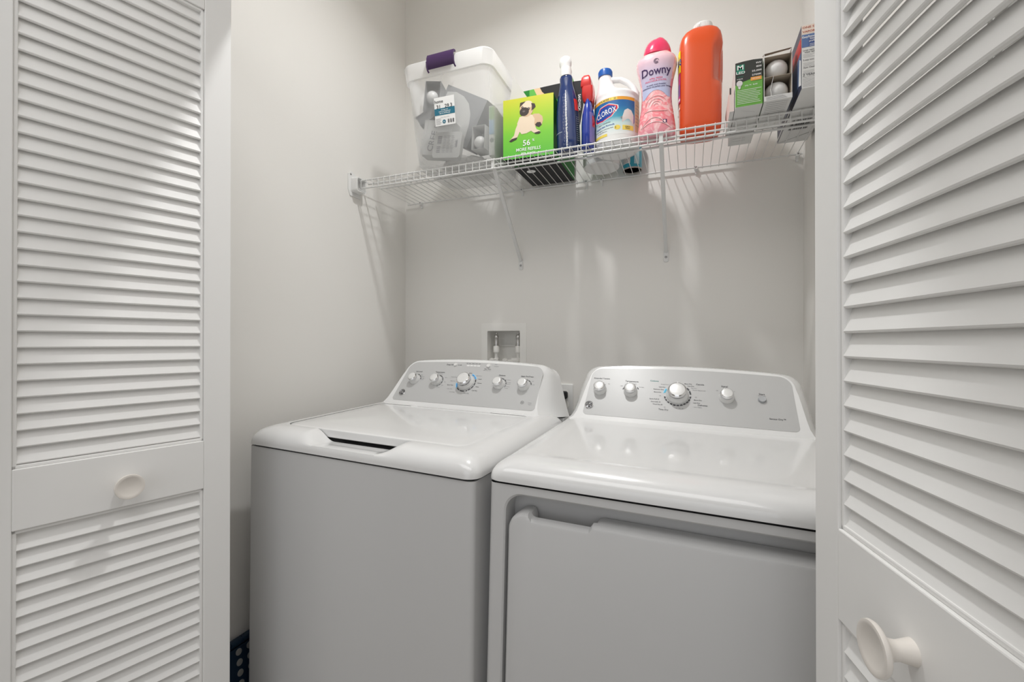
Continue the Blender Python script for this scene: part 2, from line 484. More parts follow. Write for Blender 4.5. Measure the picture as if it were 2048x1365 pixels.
def knob(parent, u, v, R, big=False, ptr=10):
    mb = MB()
    h = .030 if big else .025
    cap = .0215 if big else .0145
    F = lambda p: pf(u + p[0], v + p[1], p[2] + .0008)
    mb.lathe([(0, 0), (R, 0), (R * 1.0, .0015), (R * .97, .006), (R * .90, .0085), (R * .885, .0095), (R * .82, .014), (R * .80, .0148)], KSKIRT, 40, fn=F)
    mb.lathe([(R * .80, .0145), (cap * 1.14, h - .010), (cap * 1.16, h - .0045), (cap * 1.12, h - .003), (cap * .93, h - .0004)], CHROME, 40, fn=F, cap=False)
    mb.lathe([(cap * .93, h - .0004), (cap * .88, h), (cap * .5, h + .0004), (0, h + .0006)], KCAP, 40, fn=F)
    mb.box(-.0012, .0012, cap * .95, cap * 1.2, h - .008, h - .0015, KSKIRT, fn=lambda p: F((p[0] * cos(radians(ptr)) + p[1] * sin(radians(ptr)), -p[0] * sin(radians(ptr)) + p[1] * cos(radians(ptr)), p[2])))
    return mb.build('control_knob', parent, angle=40)

def badge(parent, u, v):
    mb = MB(); r = .0125
    F = lambda a, c, w_=.0: pf(u + a, v + c, .0012 + w_)
    mb.lathe([(r, 0), (r, .0014), (r * .93, .0018), (r * .90, .0010), (0, .0010)], CHROME, 36, fn=lambda p: F(*p))
    mb.poly(circ(0, 0, r * .86, n=36), INK, lambda a, c: F(a, c, .0013))
    for k in range(4):      # little swirls around the rim
        a = k * pi / 2 + .6
        mb.tube([F(r * .70 * cos(a + t * .3), r * .70 * sin(a + t * .3), .0016) for t in range(5)], .0005, CHROME, 5)
    def script(pts): mb.tube([F(x * r, y * r, .0018) for x, y in pts], .0008, CHROME, 5)
    script([(-.12, .28), (-.32, .40), (-.50, .22), (-.42, -.05), (-.20, -.02), (-.10, .22), (-.12, -.15), (-.22, -.42), (-.42, -.48), (-.50, -.30)])
    script([(.02, -.02), (.22, .08), (.34, .28), (.22, .42), (.06, .28), (.04, -.08), (.18, -.28), (.38, -.20), (.55, .02)])
    return mb.build('brand_badge', parent, angle=50)

def button(parent, u, v, r, m, h=.004):
    mb = MB()
    mb.lathe([(r * 1.18, 0), (r * 1.18, .0012), (r * 1.05, .0012), (r, .0005), (r, h), (r * .9, h + .0008), (r * .5, h + .0003), (0, h)], m, 28, fn=lambda p: pf(u + p[0], v + p[1], p[2] + .0008))
    return mb.build('push_button', parent, angle=40)

# ---- washer
WS = appliance('washing_machine', 'white top-loading washing machine with five control knobs, left of the dryer', 'washing machine', (-1.081, -.823, .906), 4.3, .7)
b = MB()
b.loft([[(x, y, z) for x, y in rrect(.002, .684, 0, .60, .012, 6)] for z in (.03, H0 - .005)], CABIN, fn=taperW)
b.loft([[(x, y, z) for x, y in rrect(.008, .678, .006, .59, .010, 6)] for z in (H0 - .006, H0 + .004)], DARKGAP, fn=taperW)  # near-black filler, painted as the shadow line under the top
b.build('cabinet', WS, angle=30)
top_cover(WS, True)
b = MB()   # lid
N = 5; rings = []
for ins, dz in ((.005, -.021), (.0025, -.019), (.0022, -.004), (.0032, -.0014), (.0055, -.0002), (.011, .0006)):
    rings.append([(x, y, H0 + ztop(y) + dz) for x, y in rrect(.060 + ins, .628 - ins, .060 + ins, .437 - ins, .026, 8, 24, 8)])
for ins in (.05, .10, .15):
    rings.append([(x, y, H0 + ztop(y) + .0006 + .0035 * (ins / .15)) for x, y in rrect(.060 + ins, .628 - ins, .060 + ins, .437 - ins, .026, 8, 24, 8)])
b.loft(rings, ENAMEL)
b.build('lid', WS, angle=30)
for x in (.075, .612): MB().tube([(x - .008, .437, H0 + .052), (x + .008, .437, H0 + .052)], .004, DARKGAP).build('lid_hinge', WS)
console(WS, taperW)
tx = [('Soil Level', .0068, .133, .122, INK, 'C'), ('Temperature', .0068, .222, .1235, INK, 'C'), ('with Cold Rinse', .0038, .224, .1165, INKG, 'C'),
      ('Deep Fill', .0072, .262, .1575, INK, 'R'), ('Options', .0070, .466, .1225, INK, 'C'), ('Stain PreTreat', .0070, .556, .1225, INK, 'C'),
      ('Colors', .0052, .343, .1255, INK, 'C'), ('Heavy', .0035, .152, .108, INKG, 'C'), ('Medium', .0035, .160, .101, INKG, 'C'), ('Light', .0035, .164, .094, INKG, 'C'), ('Extra', .0035, .1635, .0885, INKG, 'C'),
      ('Hot', .0035, .226, .1105, INKG, 'C'), ('Warm', .0035, .256, .102, INKG, 'C'), ('Cool', .0035, .259, .084, INKG, 'C'), ('Cold', .0035, .254, .070, INKG, 'C'), ('Tap Cold', .0035, .240, .061, INKG, 'C'),
      ('Towels / Sheets', .0038, .300, .106, INKG, 'R'), ('Bulky Items', .0038, .298, .090, INKG, 'R'), ('Speed Wash', .0045, .297, .073, INK, 'R'), ('Active Wear', .0038, .300, .058, INKG, 'R'), ('Drain & Spin', .0038, .314, .046, INKG, 'R'),
      ('Dark Colors', .0038, .372, .116, INKG, 'L'), ('Casuals', .0042, .383, .103, INKG, 'L'), ('Delicates', .0042, .386, .087, INKG, 'L'), ('Whites', .0042, .384, .072, INKG, 'L'), ('Cold Wash', .0042, .376, .057, INKG, 'L'), ('Heavy Duty', .0040, .350, .0445, INKG, 'L'),
      ('Fill   Soak   Wash   Rinse   Spin', .0042, .342, .1655, INKG, 'C'), ('Start / Pause', .0048, .404, .1455, INK, 'C'), ('Hold 3 Sec to Reset', .0034, .404, .1395, INKG, 'C'),
      ('Power', .0038, .424, .1655, INKG, 'L'), ('Lid Locked', .0038, .424, .1575, INKG, 'L'),
      ('Off', .0035, .466, .1125, INKG, 'C'), ('Fabric Softener', .0032, .482, .106, INKG, 'L'), ('Extra Rinse', .0032, .491, .096, INKG, 'L'), ('Deep Rinse', .0032, .491, .090, INKG, 'L'), ('Extra Rinse', .0032, .491, .080, INKG, 'L'), ('and Spin', .0032, .491, .074, INKG, 'L'),
      ('Off', .0035, .556, .1125, INKG, 'C'), ('Soak', .0035, .576, .106, INKG, 'L'), ('Stain', .0038, .582, .093, INKG, 'L'),
      ('he', .0055, .5665, .026, INK, 'C'), ('HYDRO', .0030, .592, .026, INKG, 'C'), ('WAVE', .0030, .592, .0205, INKG, 'C')]
def ticks(u, v, r, segs, m=INK, w=.0028):
    return [(u, v, r, r + w, a, c, m) for a, c in segs]
vk = .0865
ac = ticks(.131, vk, .0222, ((8, 30), (36, 58), (64, 84))) + ticks(.224, vk, .0222, ((8, 42), (48, 84), (90, 112), (118, 138), (144, 154)))
ac += ticks(.343, vk, .0322, ((20, 40), (44, 62)), BLUEINK, .004) + ticks(.343, vk, .0322, ((66, 84), (88, 106), (110, 128), (132, 148), (154, 160), (172, 200), (206, 230)), INK, .004)
ac += [(.343, vk, .0362, .0385, 16, 64, mat('pale_blue_print', (.30, .60, .85), .45)), (.343, vk, .0322, .0362, 234, 262, BLUEINK), (.343, vk, .0362, .0385, 228, 266, mat('pale_blue_print', (.30, .60, .85), .45))]
ac += ticks(.467, vk, .0222, ((6, 30), (36, 60), (66, 84), (92, 98), (104, 110))) + ticks(.555, vk, .0222, ((-14, 20), (26, 46), (52, 76)))
ac += [(.5665, .026, .0048, .0056, 0, 360, INK)]
ac += [(.326 + i * .0105, .1585, .0, .0, 0, 0, INK) for i in range(0)]
panel(WS, tx, ac)
b = MB()
for i in range(4): b.patch(.318 + i * .0135, .3295 + i * .0135, .1545, .1585, INKW, lambda u, v: pf(u, v, .0013))
b.tube([pf(.281, .1575, .0014), pf(.293, .1575, .0014)], .0004, INK, 4)
b.poly([(.293, .1555), (.293, .1595), (.298, .1575)], INK, lambda u, v: pf(u, v, .0014))
b.build('cycle_indicator', WS, smooth=False)
button(WS, .273, .1575, .0062, KCAP); button(WS, .4035, .1585, .0072, KCAP)
for u, R, big, p in ((.131, .0195, 0, 35), (.224, .0195, 0, 30), (.343, .0295, 1, 35), (.467, .0195, 0, 35), (.555, .0195, 0, 45)): knob(WS, u, vk, R, big, p)
badge(WS, .104, .031)
for x, y in ((.06, .06), (.626, .06), (.06, .54), (.626, .54)): MB().lathe([(.02, 0.012), (.02, .02), (.012, .02), (.012, .03)], BLACKP, 16, c=(x, y)).build('levelling_foot', WS)

# ---- dryer
DY = appliance('tumble_dryer', 'white front-loading clothes dryer with a drop-down door, right of the washer', 'clothes dryer', (-.372, -.862, .900), .9, 1.45)
b = MB()
oz0 = .14
outer = [rrect(.002, .684, .03, H0 - .005, .004, 2)]
# shell: sides/back as a loft of plan outlines, front face as a frame around the door recess
ZT = H0 - .005; ZB = .03
fo = rrect(.014, .672, ZB, ZT, .001, 10, 10, 10); fi = rrect(.037, .649, .12, H0 - .023, .036, 10, 10, 10)
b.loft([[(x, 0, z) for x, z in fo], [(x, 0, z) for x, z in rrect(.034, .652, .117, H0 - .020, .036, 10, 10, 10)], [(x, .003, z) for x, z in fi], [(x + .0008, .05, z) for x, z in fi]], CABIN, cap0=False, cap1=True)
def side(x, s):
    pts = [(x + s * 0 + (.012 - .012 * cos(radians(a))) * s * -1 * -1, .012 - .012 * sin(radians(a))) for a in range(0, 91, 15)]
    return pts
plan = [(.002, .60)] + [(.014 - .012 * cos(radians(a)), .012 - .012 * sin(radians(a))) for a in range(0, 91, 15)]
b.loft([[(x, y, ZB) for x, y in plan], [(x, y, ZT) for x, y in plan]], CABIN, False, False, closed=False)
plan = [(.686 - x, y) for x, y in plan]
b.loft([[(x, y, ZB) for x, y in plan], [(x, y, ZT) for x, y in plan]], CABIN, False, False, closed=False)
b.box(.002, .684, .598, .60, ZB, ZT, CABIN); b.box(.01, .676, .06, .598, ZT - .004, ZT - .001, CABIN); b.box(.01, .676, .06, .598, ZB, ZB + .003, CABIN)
b.loft([[(x, y, z) for x, y in rrect(.008, .678, .006, .59, .010, 6)] for z in (H0 - .007, H0 + .004)], DARKGAP)  # seam filled near-black in place of its own shadow
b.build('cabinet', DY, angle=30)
top_cover(DY, False)
console(DY, taperD)
b = MB()   # door with a hand recess behind its top edge
dzt = H0 - .0555; dx0, dx1 = .044, .642; dzb = .13
def drr(i):
    def sm(t): t = max(0, min(1, t)); return t * t * (3 - 2 * t)
    out = []
    for x, z in rrect(dx0 + i, dx1 - i, dzb + i, dzt - i, .034 - i * .6, 10, 90, 10):
        if z > dzt - .012: z -= .0095 * sm((x - .085) / .007) * sm((.209 - x) / .007)
        out.append((x, z))
    return out
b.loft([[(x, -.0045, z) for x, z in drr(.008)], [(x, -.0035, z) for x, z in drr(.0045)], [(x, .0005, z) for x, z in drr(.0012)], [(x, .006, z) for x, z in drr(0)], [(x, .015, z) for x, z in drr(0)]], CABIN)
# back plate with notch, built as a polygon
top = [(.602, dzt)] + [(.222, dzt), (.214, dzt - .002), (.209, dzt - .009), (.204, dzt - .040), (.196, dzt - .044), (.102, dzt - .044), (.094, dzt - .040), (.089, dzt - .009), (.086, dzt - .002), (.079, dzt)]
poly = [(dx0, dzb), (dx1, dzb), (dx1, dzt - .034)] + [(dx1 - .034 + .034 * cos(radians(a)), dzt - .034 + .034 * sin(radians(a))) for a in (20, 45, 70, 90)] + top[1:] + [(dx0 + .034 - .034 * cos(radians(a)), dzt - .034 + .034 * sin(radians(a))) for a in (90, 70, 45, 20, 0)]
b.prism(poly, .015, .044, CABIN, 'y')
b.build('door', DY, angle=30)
tx = [('Extended Tumble', .0062, .112, .126, INK, 'C'), ('Temperature', .0066, .200, .1215, INK, 'C'), ('Cottons', .0066, .263, .1275, mat('teal_print', (.02, .22, .22), .5), 'C'),
      ('Energy Sensor Dry', .0036, .296, .1175, INKG, 'C'), ('Less Dry', .0046, .294, .108, INK, 'R'), ('Optimum Dry', .0046, .290, .0995, INK, 'R'), ('More Dry', .0046, .284, .090, INK, 'R'),
      ('Off', .0036, .284, .078, INKG, 'R'), ('Quick Fluff 20', .0044, .280, .0665, INK, 'R'), ('Dewrinkle 20', .0044, .284, .0575, INK, 'R'), ('Timed Dry 80', .0044, .290, .0495, INK, 'R'), ('60', .004, .298, .042, INKG, 'R'),
      ('Time Dry', .0062, .306, .034, INK, 'R'), ('More Dry', .0046, .344, .1235, INK, 'L'), ('Less Dry', .0046, .352, .1165, INK, 'L'), ('Casuals', .0066, .374, .1235, INK, 'L'),
      ('Easy Care', .0034, .362, .110, INKG, 'L'), ('Normal / Mixed Loads', .0034, .366, .1035, INKG, 'L'), ('Off', .0036, .372, .0805, INKG, 'L'), ('More Dry', .0046, .370, .0715, INK, 'L'), ('Less Dry', .0046, .368, .0625, INK, 'L'), ('Delicates', .0062, .380, .0560, INK, 'L'), ('Ultra Delicate', .0034, .370, .0490, INKG, 'L'),
      ('40    30    20', .0036, .334, .0415, INKG, 'C'), ('Medium', .0034, .192, .1135, INKG, 'C'), ('Low', .0034, .211, .1135, INKG, 'C'), ('High', .0034, .176, .104, INKG, 'R'), ('No Heat', .0036, .222, .103, INKG, 'L'), ('Off', .0034, .135, .108, INKG, 'C'),
      ('Signal', .0068, .446, .1215, INK, 'C'), ('Off', .0036, .427, .107, INKG, 'C'), ('Loud', .0036, .467, .107, INKG, 'C'),
      ('Start', .0068, .5345, .1035, INK, 'C'), ('Hold to Start', .0032, .5345, .0985, INKG, 'C'), ('Sensor Dry\u2122', .0062, .566, .031, INK, 'C')]
ac = ticks(.200, .086, .0218, ((-75, -50), (-40, -2), (48, 66))) + ticks(.112, .0865, .0215, ((10, 40),), INKG, .0012)
ac += ticks(.327, .0845, .0320, [(94 + i * 15.2, 94 + i * 15.2 + 11.5) for i in range(11)], INK, .0042) + ticks(.327, .0845, .0320, ((44, 60), (64, 84)), INK, .0042)
ac += [(.327, .0845, .0320, .0362, 278, 300, mat('cyan_print', (.05, .42, .60), .45)), (.327, .0845, .0362, .0382, 274, 304, mat('pale_blue_print', (.30, .60, .85), .45))]
panel(DY, tx, ac)
for u, R, big, p, v in ((.112, .0190, 0, 40, .086), (.200, .0190, 0, -20, .086), (.327, .0295, 1, 0, .0845), (.4505, .0190, 0, -25, .086)): knob(DY, u, v, R, big, p)
button(DY, .5345, .086, .0088, BTN, .006)
badge(DY, .088, .031)
for x, y in ((.06, .06), (.626, .06), (.06, .54), (.626, .54)): MB().lathe([(.02, 0.012), (.02, .02), (.012, .02), (.012, .03)], BLACKP, 16, c=(x, y)).build('levelling_foot', DY)

# ------------------------------------------------------------------ wire shelf
ZD = 1.772; YF = -.325
SH = thing('wire_shelf', 'white coated wire shelf spanning the closet wall above the two machines', 'shelf', (-.41, 0, ZD))
SX = .41
b = MB(); x = XL + .032
k = 0
while x < XR - .006:
    b.tube([(x + SX, YF - .0035, -.033), (x + SX, YF - .0035, -.004), (x + SX, YF + .001, .0), (x + SX, -.014, .0), (x + SX, -.010, -.003), (x + SX, -.0095, -.009)], .00125, WIRE, 6)
    x += .0254; k += 1
b.build('deck_wires', SH)
def rod(name, x0, x1, y, z, r=.0029):
    return MB().tube([(x0 + SX, y, z), (x1 + SX, y, z)], r, WIRE, 10).build(name, SH)
rod('front_rod', XL + .026, XR - .004, YF, -.0042, .0027)
rod('front_rod', XL + .026, XR - .004, YF, -.033, .0030)
rod('support_rod', XL + .030, XR - .004, -.285, -.0042)
rod('support_rod', XL + .046, XR - .004, -.229, -.0042, .0034)
rod('back_rod', XL + .020, XR - .004, -.0125, -.0042)
for cx in (-1.076, -.614, -.359, -.303, .019, .318):
    b = MB(); X = cx + SX
    low = -.016 if cx not in (-.359,) else -.022
    b.box(X - .005, X + .005, -.018, 0, -.011, .002, PLWHITE); b.box(X - .0035, X + .0035, -.006, 0, low - .008, -.010, PLWHITE)
    b.lathe([(.0024, 0), (.0028, .001), (0, .0016)], SCREW, 12, fn=lambda p: (X + p[0], -.018 - p[2], -.004 + p[1]))
    b.build('wall_clip', SH, bevel=.001)
for x0, z0, x1, z1 in ((-.601, 1.752, -.622, 1.478), (-.077, 1.752, -.079, 1.474)):
    b = MB()
    P0 = Vector((x0 + SX, YF + .004, z0 - ZD)); P1 = Vector((x1 + SX, -.004, z1 - ZD + .016))
    d = (P1 - P0).normalized(); u = Vector((1, 0, 0)); n = d.cross(u).normalized()
    sec = [(-.0062, -.003), (-.0062, .0035), (-.003, .0052), (.003, .0052), (.0062, .0035), (.0062, -.003)]
    b.loft([[tuple(P0 + d * t + u * a + n * c) for a, c in sec] for t in (0, (P1 - P0).length)], WIRE)
    b.box(P0.x - .0055, P0.x + .0055, YF + .0005, YF + .004, -.036, -.0055, WIRE)
    b.box(P0.x - .0055, P0.x + .0055, YF - .002, YF + .010, -.0022, -.0004, WIRE)
    zz = z1 - ZD
    b.prism(rrect(P1.x - .0085, P1.x + .0085, zz - .021, zz + .022, .006), -.0032, -.0002, WIRE, 'y')
    b.lathe([(.0042, 0), (.0044, .0012), (.0028, .0024), (0, .0026)], SCREW, 16, fn=lambda p: (P1.x + p[0], -.0032 - p[2], zz - .004 + p[1]))
    b.build('support_brace', SH, bevel=.0008)
for sx, sg in ((XL, 1), (XR, -1)):
    b = MB(); X = sx + SX
    pl = [(-.352, -.062), (-.300, -.062), (-.292, -.040), (-.292, .012), (-.318, .016), (-.345, .030), (-.362, .016), (-.362, -.040)]
    b.prism(pl, X, X + sg * .003, PLWHITE, 'x')
    b.loft([[(X + sg * .003, y, z) for y, z in rrect(-.348, -.296, -.048, .008, .009)], [(X + sg * .030, y, z) for y, z in rrect(-.347, -.297, -.046, .006, .008)]], PLWHITE, cap1=False)
    b.loft([[(X + sg * .030, y, z) for y, z in rrect(-.347, -.297, -.046, .006, .008)], [(X + sg * .030, y, z) for y, z in rrect(-.3435, -.3005, -.0425, .0025, .006)], [(X + sg * .008, y, z) for y, z in rrect(-.3435, -.3005, -.0425, .0025, .006)]], PLWHITE, cap0=False)
    b.lathe([(.0034, 0), (.0036, .001), (0, .002)], SCREW, 14, fn=lambda p: (X + sg * (.003 + p[2]), -.349 + p[0], .016 + p[1]))
    b.build('end_bracket', SH, bevel=.0008)

# ------------------------------------------------------------------ supply box and outlet
HB = thing('washer_supply_box', 'white recessed plumbing box in the wall above the washer console', 'plumbing box', (-.6965, 0, 1.03))
b = MB(); ox = .6965; o = rrect(-.794 + ox, -.599 + ox, .0, .217, .003, 3); i = rrect(-.767 + ox, -.626 + ox, .03, .187, .004, 3)
b.loft([[(x, 0, z) for x, z in o], [(x, -.0025, z) for x, z in rrect(-.7935 + ox, -.5995 + ox, .0005, .2165, .003, 3)], [(x, -.004, z) for x, z in rrect(-.771 + ox, -.622 + ox, .026, .191, .004, 3)], [(x, -.003, z) for x, z in i], [(x, .088, z) for x, z in i]], PVC, cap0=False, cap1=True)
b.box(-.05, .05, .080, .088, .125, .130, PVC)
b.build('box_frame', HB, angle=25)
for x in (-.741, -.645):
    X = x + ox
    b = MB(); c = (X, .030)
    b.lathe([(.008, .030), (.008, .062), (.011, .064), (.011, .074), (.0072, .078), (.0072, .094), (.0085, .096), (.0085, .100)], PVC, 24, c=c)
    b.lathe([(.0125, .100), (.0125, .124), (.0115, .126)], PVC, 24, c=c)
    b.lathe([(.0118, .126), (.0118, .129), (.0095, .131)], STEEL, 24, c=c)
    b.lathe([(.0098, .131), (.0098, .136), (.0090, .137), (.0090, .158), (.0102, .160), (.0102, .164), (.008, .170), (.0055, .174), (.0055, .178), (0, .179)], STEEL, 24, c=c)
    v = b.build('supply_valve', HB, angle=35)
    sx = -1 if x < -.7 else -1
    hx = X - .012 if x < -.7 else X + .0
    h = MB()
    for hxx in ((X - .012,) if x < -.7 else (X - .051,)):
        h.lathe([(.0115, 0), (.0115, .006), (.010, .009), (0, .0095)], PVC, 24, fn=lambda p: (hxx + p[0], .016 - p[2], .066 + p[1]))
        h.tube([(hxx, .016, .066), (X, .03, .066)], .006, PVC, 12)
    if x > -.7: h.tube([(X - .026, .024, .068), (X, .03, .068)], .011, PVC, 16)
    h.build('valve_handle', v, angle=35)

OT = thing('wall_outlet', 'white wall outlet plate between the washer and dryer consoles', 'outlet', (-.44, 0, .955))
b = MB()
b.loft([[(x, -.0, z) for x, z in rrect(-.036, .0285, -.058, .058, .004, 4)], [(x, -.0045, z) for x, z in rrect(-.036, .0285, -.058, .058, .004, 4)], [(x, -.006, z) for x, z in rrect(-.034, .0265, -.056, .056, .004, 4)]], PLWHITE)
b.build('cover_plate', OT, angle=30)
b = MB()
for z in (.02, -.02): b.lathe([(.0165, 0), (.0165, .0015), (0, .0015)], PVC, 24, fn=lambda p: (-.004 + p[0], -.006 - p[2], z + p[1]))
b.build('socket', OT)
PG = thing('power_plug', 'black power plug in the wall outlet behind the washer', 'plug', (-.444, -.0076, .972))
b = MB()
b.loft([[(x, y, z) for x, z in rrect(-.013, .013, -.014, .014, .008, 5)] for y in (0, -.018)] + [[(x, -.026, z) for x, z in rrect(-.009, .009, -.010, .010, .006, 5)]], BLACKP)
b.build('plug_body', PG)
MB().tube([(0, -.022, -.008), (.001, -.030, -.03), (.003, -.026, -.07), (.006, -.018, -.13), (.004, -.014, -.22), (.0, -.012, -.35)], .0042, BLACKP, 10).build('power_cord', PG)

# ------------------------------------------------------------------ folding stool between the washer and the wall
NAVY = mat('navy_plastic', (.012, .030, .060), .42)
DOT = mat('grip_dot', (.34, .34, .33), .6)
ST = thing('folding_step_stool', 'folded dark blue plastic step stool with pale grip dots, standing between washer and wall', 'step stool', (-1.124, -.72, 0))
b = MB(); tl = .16
def sf(p): # p = (along, out, up)
    return (p[1] + (-.022 + (.36 - p[2]) * .12), p[0], p[2])
b.prism(rrect(-.135, .155, .012, .345, .02, 5), -.004, .004, NAVY, 'y', fn=sf)
for a, c in ((-.139, -.122), (.142, .159)): b.prism(rrect(a, c, .008, .352, .004, 3), -.008, .0075, NAVY, 'y', fn=sf)
b.build('step_panel', ST, bevel=.0015)
b = MB()
for i in range(9): b.tube([sf((-.142 + i * .034, .0, .358)), sf((-.142 + i * .034 + .0325, .0, .358))], .0105, NAVY, 14)
b.build('top_hinge', ST)
b = MB()
for i in range(7):
    for j in range(11):
        cx, cz = -.086 + i * .032, .333 - j * .0272
        b.lathe([(.0088, .0042), (.0088, .0052), (.0075, .0056), (0, .0056)], DOT, 20, fn=lambda p: sf((cx + p[0], p[2], cz + p[1])))
b.build('grip_dots', ST)

# ------------------------------------------------------------------ things on the shelf
ZS = ZD + .0014
def front(x0, y0, z0, ang=0.0, eps=.0004):
    """printing plane on a face looking to -Y of its thing"""
    return lambda u, v: (x0 + u, y0 - eps, z0 + v)
def lines(mb, n, u0, u1, v0, dv, h, m, fn, jit=.3):
    for i in range(n):
        e = u1 - (u1 - u0) * jit * random.random()
        mb.patch(u0, e, v0 - i * dv, v0 - i * dv + h, m, fn)

# -- storage bin
BIN = thing('storage_bin', 'clear plastic storage bin with purple handle, full of light bulb boxes', 'storage bin', (-.742, -.20, ZS))
CLR = clear_mat('clear_bin_plastic', (.86, .87, .87), .20, .30)
CLR2 = clear_mat('clear_bin_rim', (.88, .88, .88), .38, .30)
PURP = mat('purple_plastic', (.055, .025, .085), .35)
b = MB(); HZ = .346
def br(k, ins=0):   # wall outline at height fraction k, local to the bin
    x0 = -.146 + (-.179 + .146) * k; x1 = .136 + (.146 - .136) * k
    y0 = -.138 + (-.165 + .138) * k; y1 = .130 + (.165 - .130) * k
    return rrect(x0 + ins, x1 - ins, y0 + ins, y1 - ins, .038, 8)
wall = [[(x, y, 0) for x, y in br(0, .018)], [(x, y, .004) for x, y in br(0, .008)], [(x, y, .016) for x, y in br(.03, 0)]]
wall += [[(x, y, HZ * k) for x, y in br(k)] for k in (.3, .6, .84)]
b.loft(wall, CLR, cap0=True, cap1=False)
b.build('bin_body', BIN, angle=40)
b = MB()
b.loft([[(x, y, HZ * .84) for x, y in br(.84)], [(x, y, HZ * .845) for x, y in br(.84, -.006)], [(x, y, HZ * .985) for x, y in br(1, -.007)], [(x, y, HZ) for x, y in br(1, -.004)], [(x, y, HZ * .985) for x, y in br(1, .000)]], CLR2, False, False)
b.build('bin_rim', BIN, angle=40)
b = MB()    # clip-on handle over the front rim
hs = [(-.012, .004), (-.014, -.006), (-.0175, -.014), (-.0165, -.030), (-.010, -.042), (-.0075, -.048), (-.0035, -.044), (-.0075, -.030), (-.009, -.014), (-.002, .0)]
HP = [(-.002, .002), (-.008, .006), (-.0165, .003), (-.021, -.008), (-.022, -.024), (-.018, -.038), (-.0135, -.044), (-.0155, -.036), (-.019, -.024), (-.0175, -.009), (-.012, -.001), (-.006, .001)]
b.loft([[(x, -.165 + p[0] - .004, HZ + p[1]) for p in HP] for x in (-.070, .030)], PURP)
for x in (-.070, .030): b.tube([(x, -.165 - .024, HZ - .020), (x, -.165 - .022, HZ - .036), (x + .001, -.165 - .018, HZ - .046), (x + .002, -.165 - .012, HZ - .050)], .0028, PURP, 8)
b.build('handle', BIN, angle=40)
b = MB()    # price tag on the front
bl = lambda u, v: (-.0165 + u + v * -.03, -.1575 - .0009 - v * .079 - .004, .167 + v - u * .02)
TEAL = mat('teal_blue_print', (.02, .16, .24), .5)
b.patch(-.038, .038, -.046, .046, INKW, bl); 
o2 = lambda e: (lambda u, v: (lambda p: (p[0], p[1] - e, p[2]))(bl(u, v)))
b.patch(-.038, .038, -.012, .010, TEAL, o2(.0004))
b.text('home', .014, (-.020, .032), INK, o2(.0006)); b.text('31   29.3', .017, (.0, .0145), INK, o2(.0006))
b.text('storage box\nboite de rangement\ncaja de almacenaje', .0055, (.0, -.001), INKW, o2(.0006))
b.text('12.3 x 17.6 x 11.2 in', .004, (0, -.020), INKG, o2(.0006))
b.poly(circ(-.004, -.034, .0062, n=20), TEAL, o2(.0005)); b.text('o', .009, (-.004, -.034), INKW, o2(.0008))
for i in range(11):
    if i in (3, 7): continue
    b.patch(.010 + i * .0022, .0112 + i * .0022 + .0006 * (i % 2), -.040, -.028, INK, o2(.0006))
lines(b, 5, -.035, -.014, -.024, .0042, .0012, INKG, o2(.0005))
b.build('price_tag', BIN, smooth=False)

GREY = mat('carton_grey', (.23, .235, .24), .7); LGREY = mat('carton_light', (.52, .52, .51), .6)
BULBW = mat('bulb_white', (.74, .74, .73), .35, coat=.2)
def open_carton(name, label, loc, rz, tilt, w_, d_, h_, m, inner, group='cartons and packs inside the storage bin', bulb=True, flap=.8):
    t = thing(name, label, 'carton', loc, rz, group); t.rotation_euler = (tilt[0], tilt[1], rz)
    b = MB(); e = .0008
    b.box(-w_ / 2, w_ / 2, d_ / 2 - e, d_ / 2, 0, h_, m); b.box(-w_ / 2, -w_ / 2 + e, -d_ / 2, d_ / 2, 0, h_, m)
    b.box(w_ / 2 - e, w_ / 2, -d_ / 2, d_ / 2, 0, h_, m); b.box(-w_ / 2, w_ / 2, -d_ / 2, d_ / 2, 0, e, m); b.box(-w_ / 2, w_ / 2, -d_ / 2, d_ / 2, h_ - e, h_, inner)
    b.build('carton', t, smooth=False)
    if flap:
        b = MB(); b.add([(-w_ / 2, -d_ / 2, h_), (w_ / 2, -d_ / 2, h_), (w_ / 2, -d_ / 2 - h_ * .0 - .01, h_ + w_ * flap), (-w_ / 2, -d_ / 2 - .01, h_ + w_ * flap), (-w_ / 2, -d_ / 2 - .0006, h_), (w_ / 2, -d_ / 2 - .0006, h_), (w_ / 2, -d_ / 2 - .0106, h_ + w_ * flap), (-w_ / 2, -d_ / 2 - .0106, h_ + w_ * flap)],
            [(0, 1, 2, 3), (4, 7, 6, 5), (0, 4, 5, 1), (1, 5, 6, 2), (2, 6, 7, 3), (3, 7, 4, 0)], m); b.build('flap', t, smooth=False)
    return t
def bulb_mb(r, back, h=.09):
    """globe end towards -Y"""
    b = MB(); pr = [(0, 0)]
    for a in range(10, 131, 12): pr.append((r * sin(radians(a)), r * (1 - cos(radians(a)))))
    pr += [(r * .55, r * 2.05), (r * .45, r * 2.5)]
    b.lathe(pr, BULBW, 36, fn=lambda p: (p[0], p[2], p[1]))
    b.lathe([(r * .42, r * 2.5), (r * .42, r * 3.2), (r * .2, r * 3.35)], STEEL, 24, fn=lambda p: (p[0], p[2], p[1]))
    return b
def bulb(label, loc, r, group, rx=0, rz=0):
    t = bulb_mb(r, .05).build('light_bulb'); t.location = loc; t.rotation_euler = (rx, 0, rz)
    return tag(t, label, 'light bulb', group)
BG = 'cartons and packs inside the storage bin'
t = open_carton('bulb_carton', 'tall grey open carton with a bulb inside, highest at the left of the clear bin', (-.856, -.275, 1.985), radians(12), (0, radians(6)), .056, .056, .105, GREY, GREY, flap=0)
bulb('pale bulb inside the tall grey carton at the left of the bin', (-.852, -.300, 2.045), .022, 'bulbs inside the storage bin', rz=radians(12))
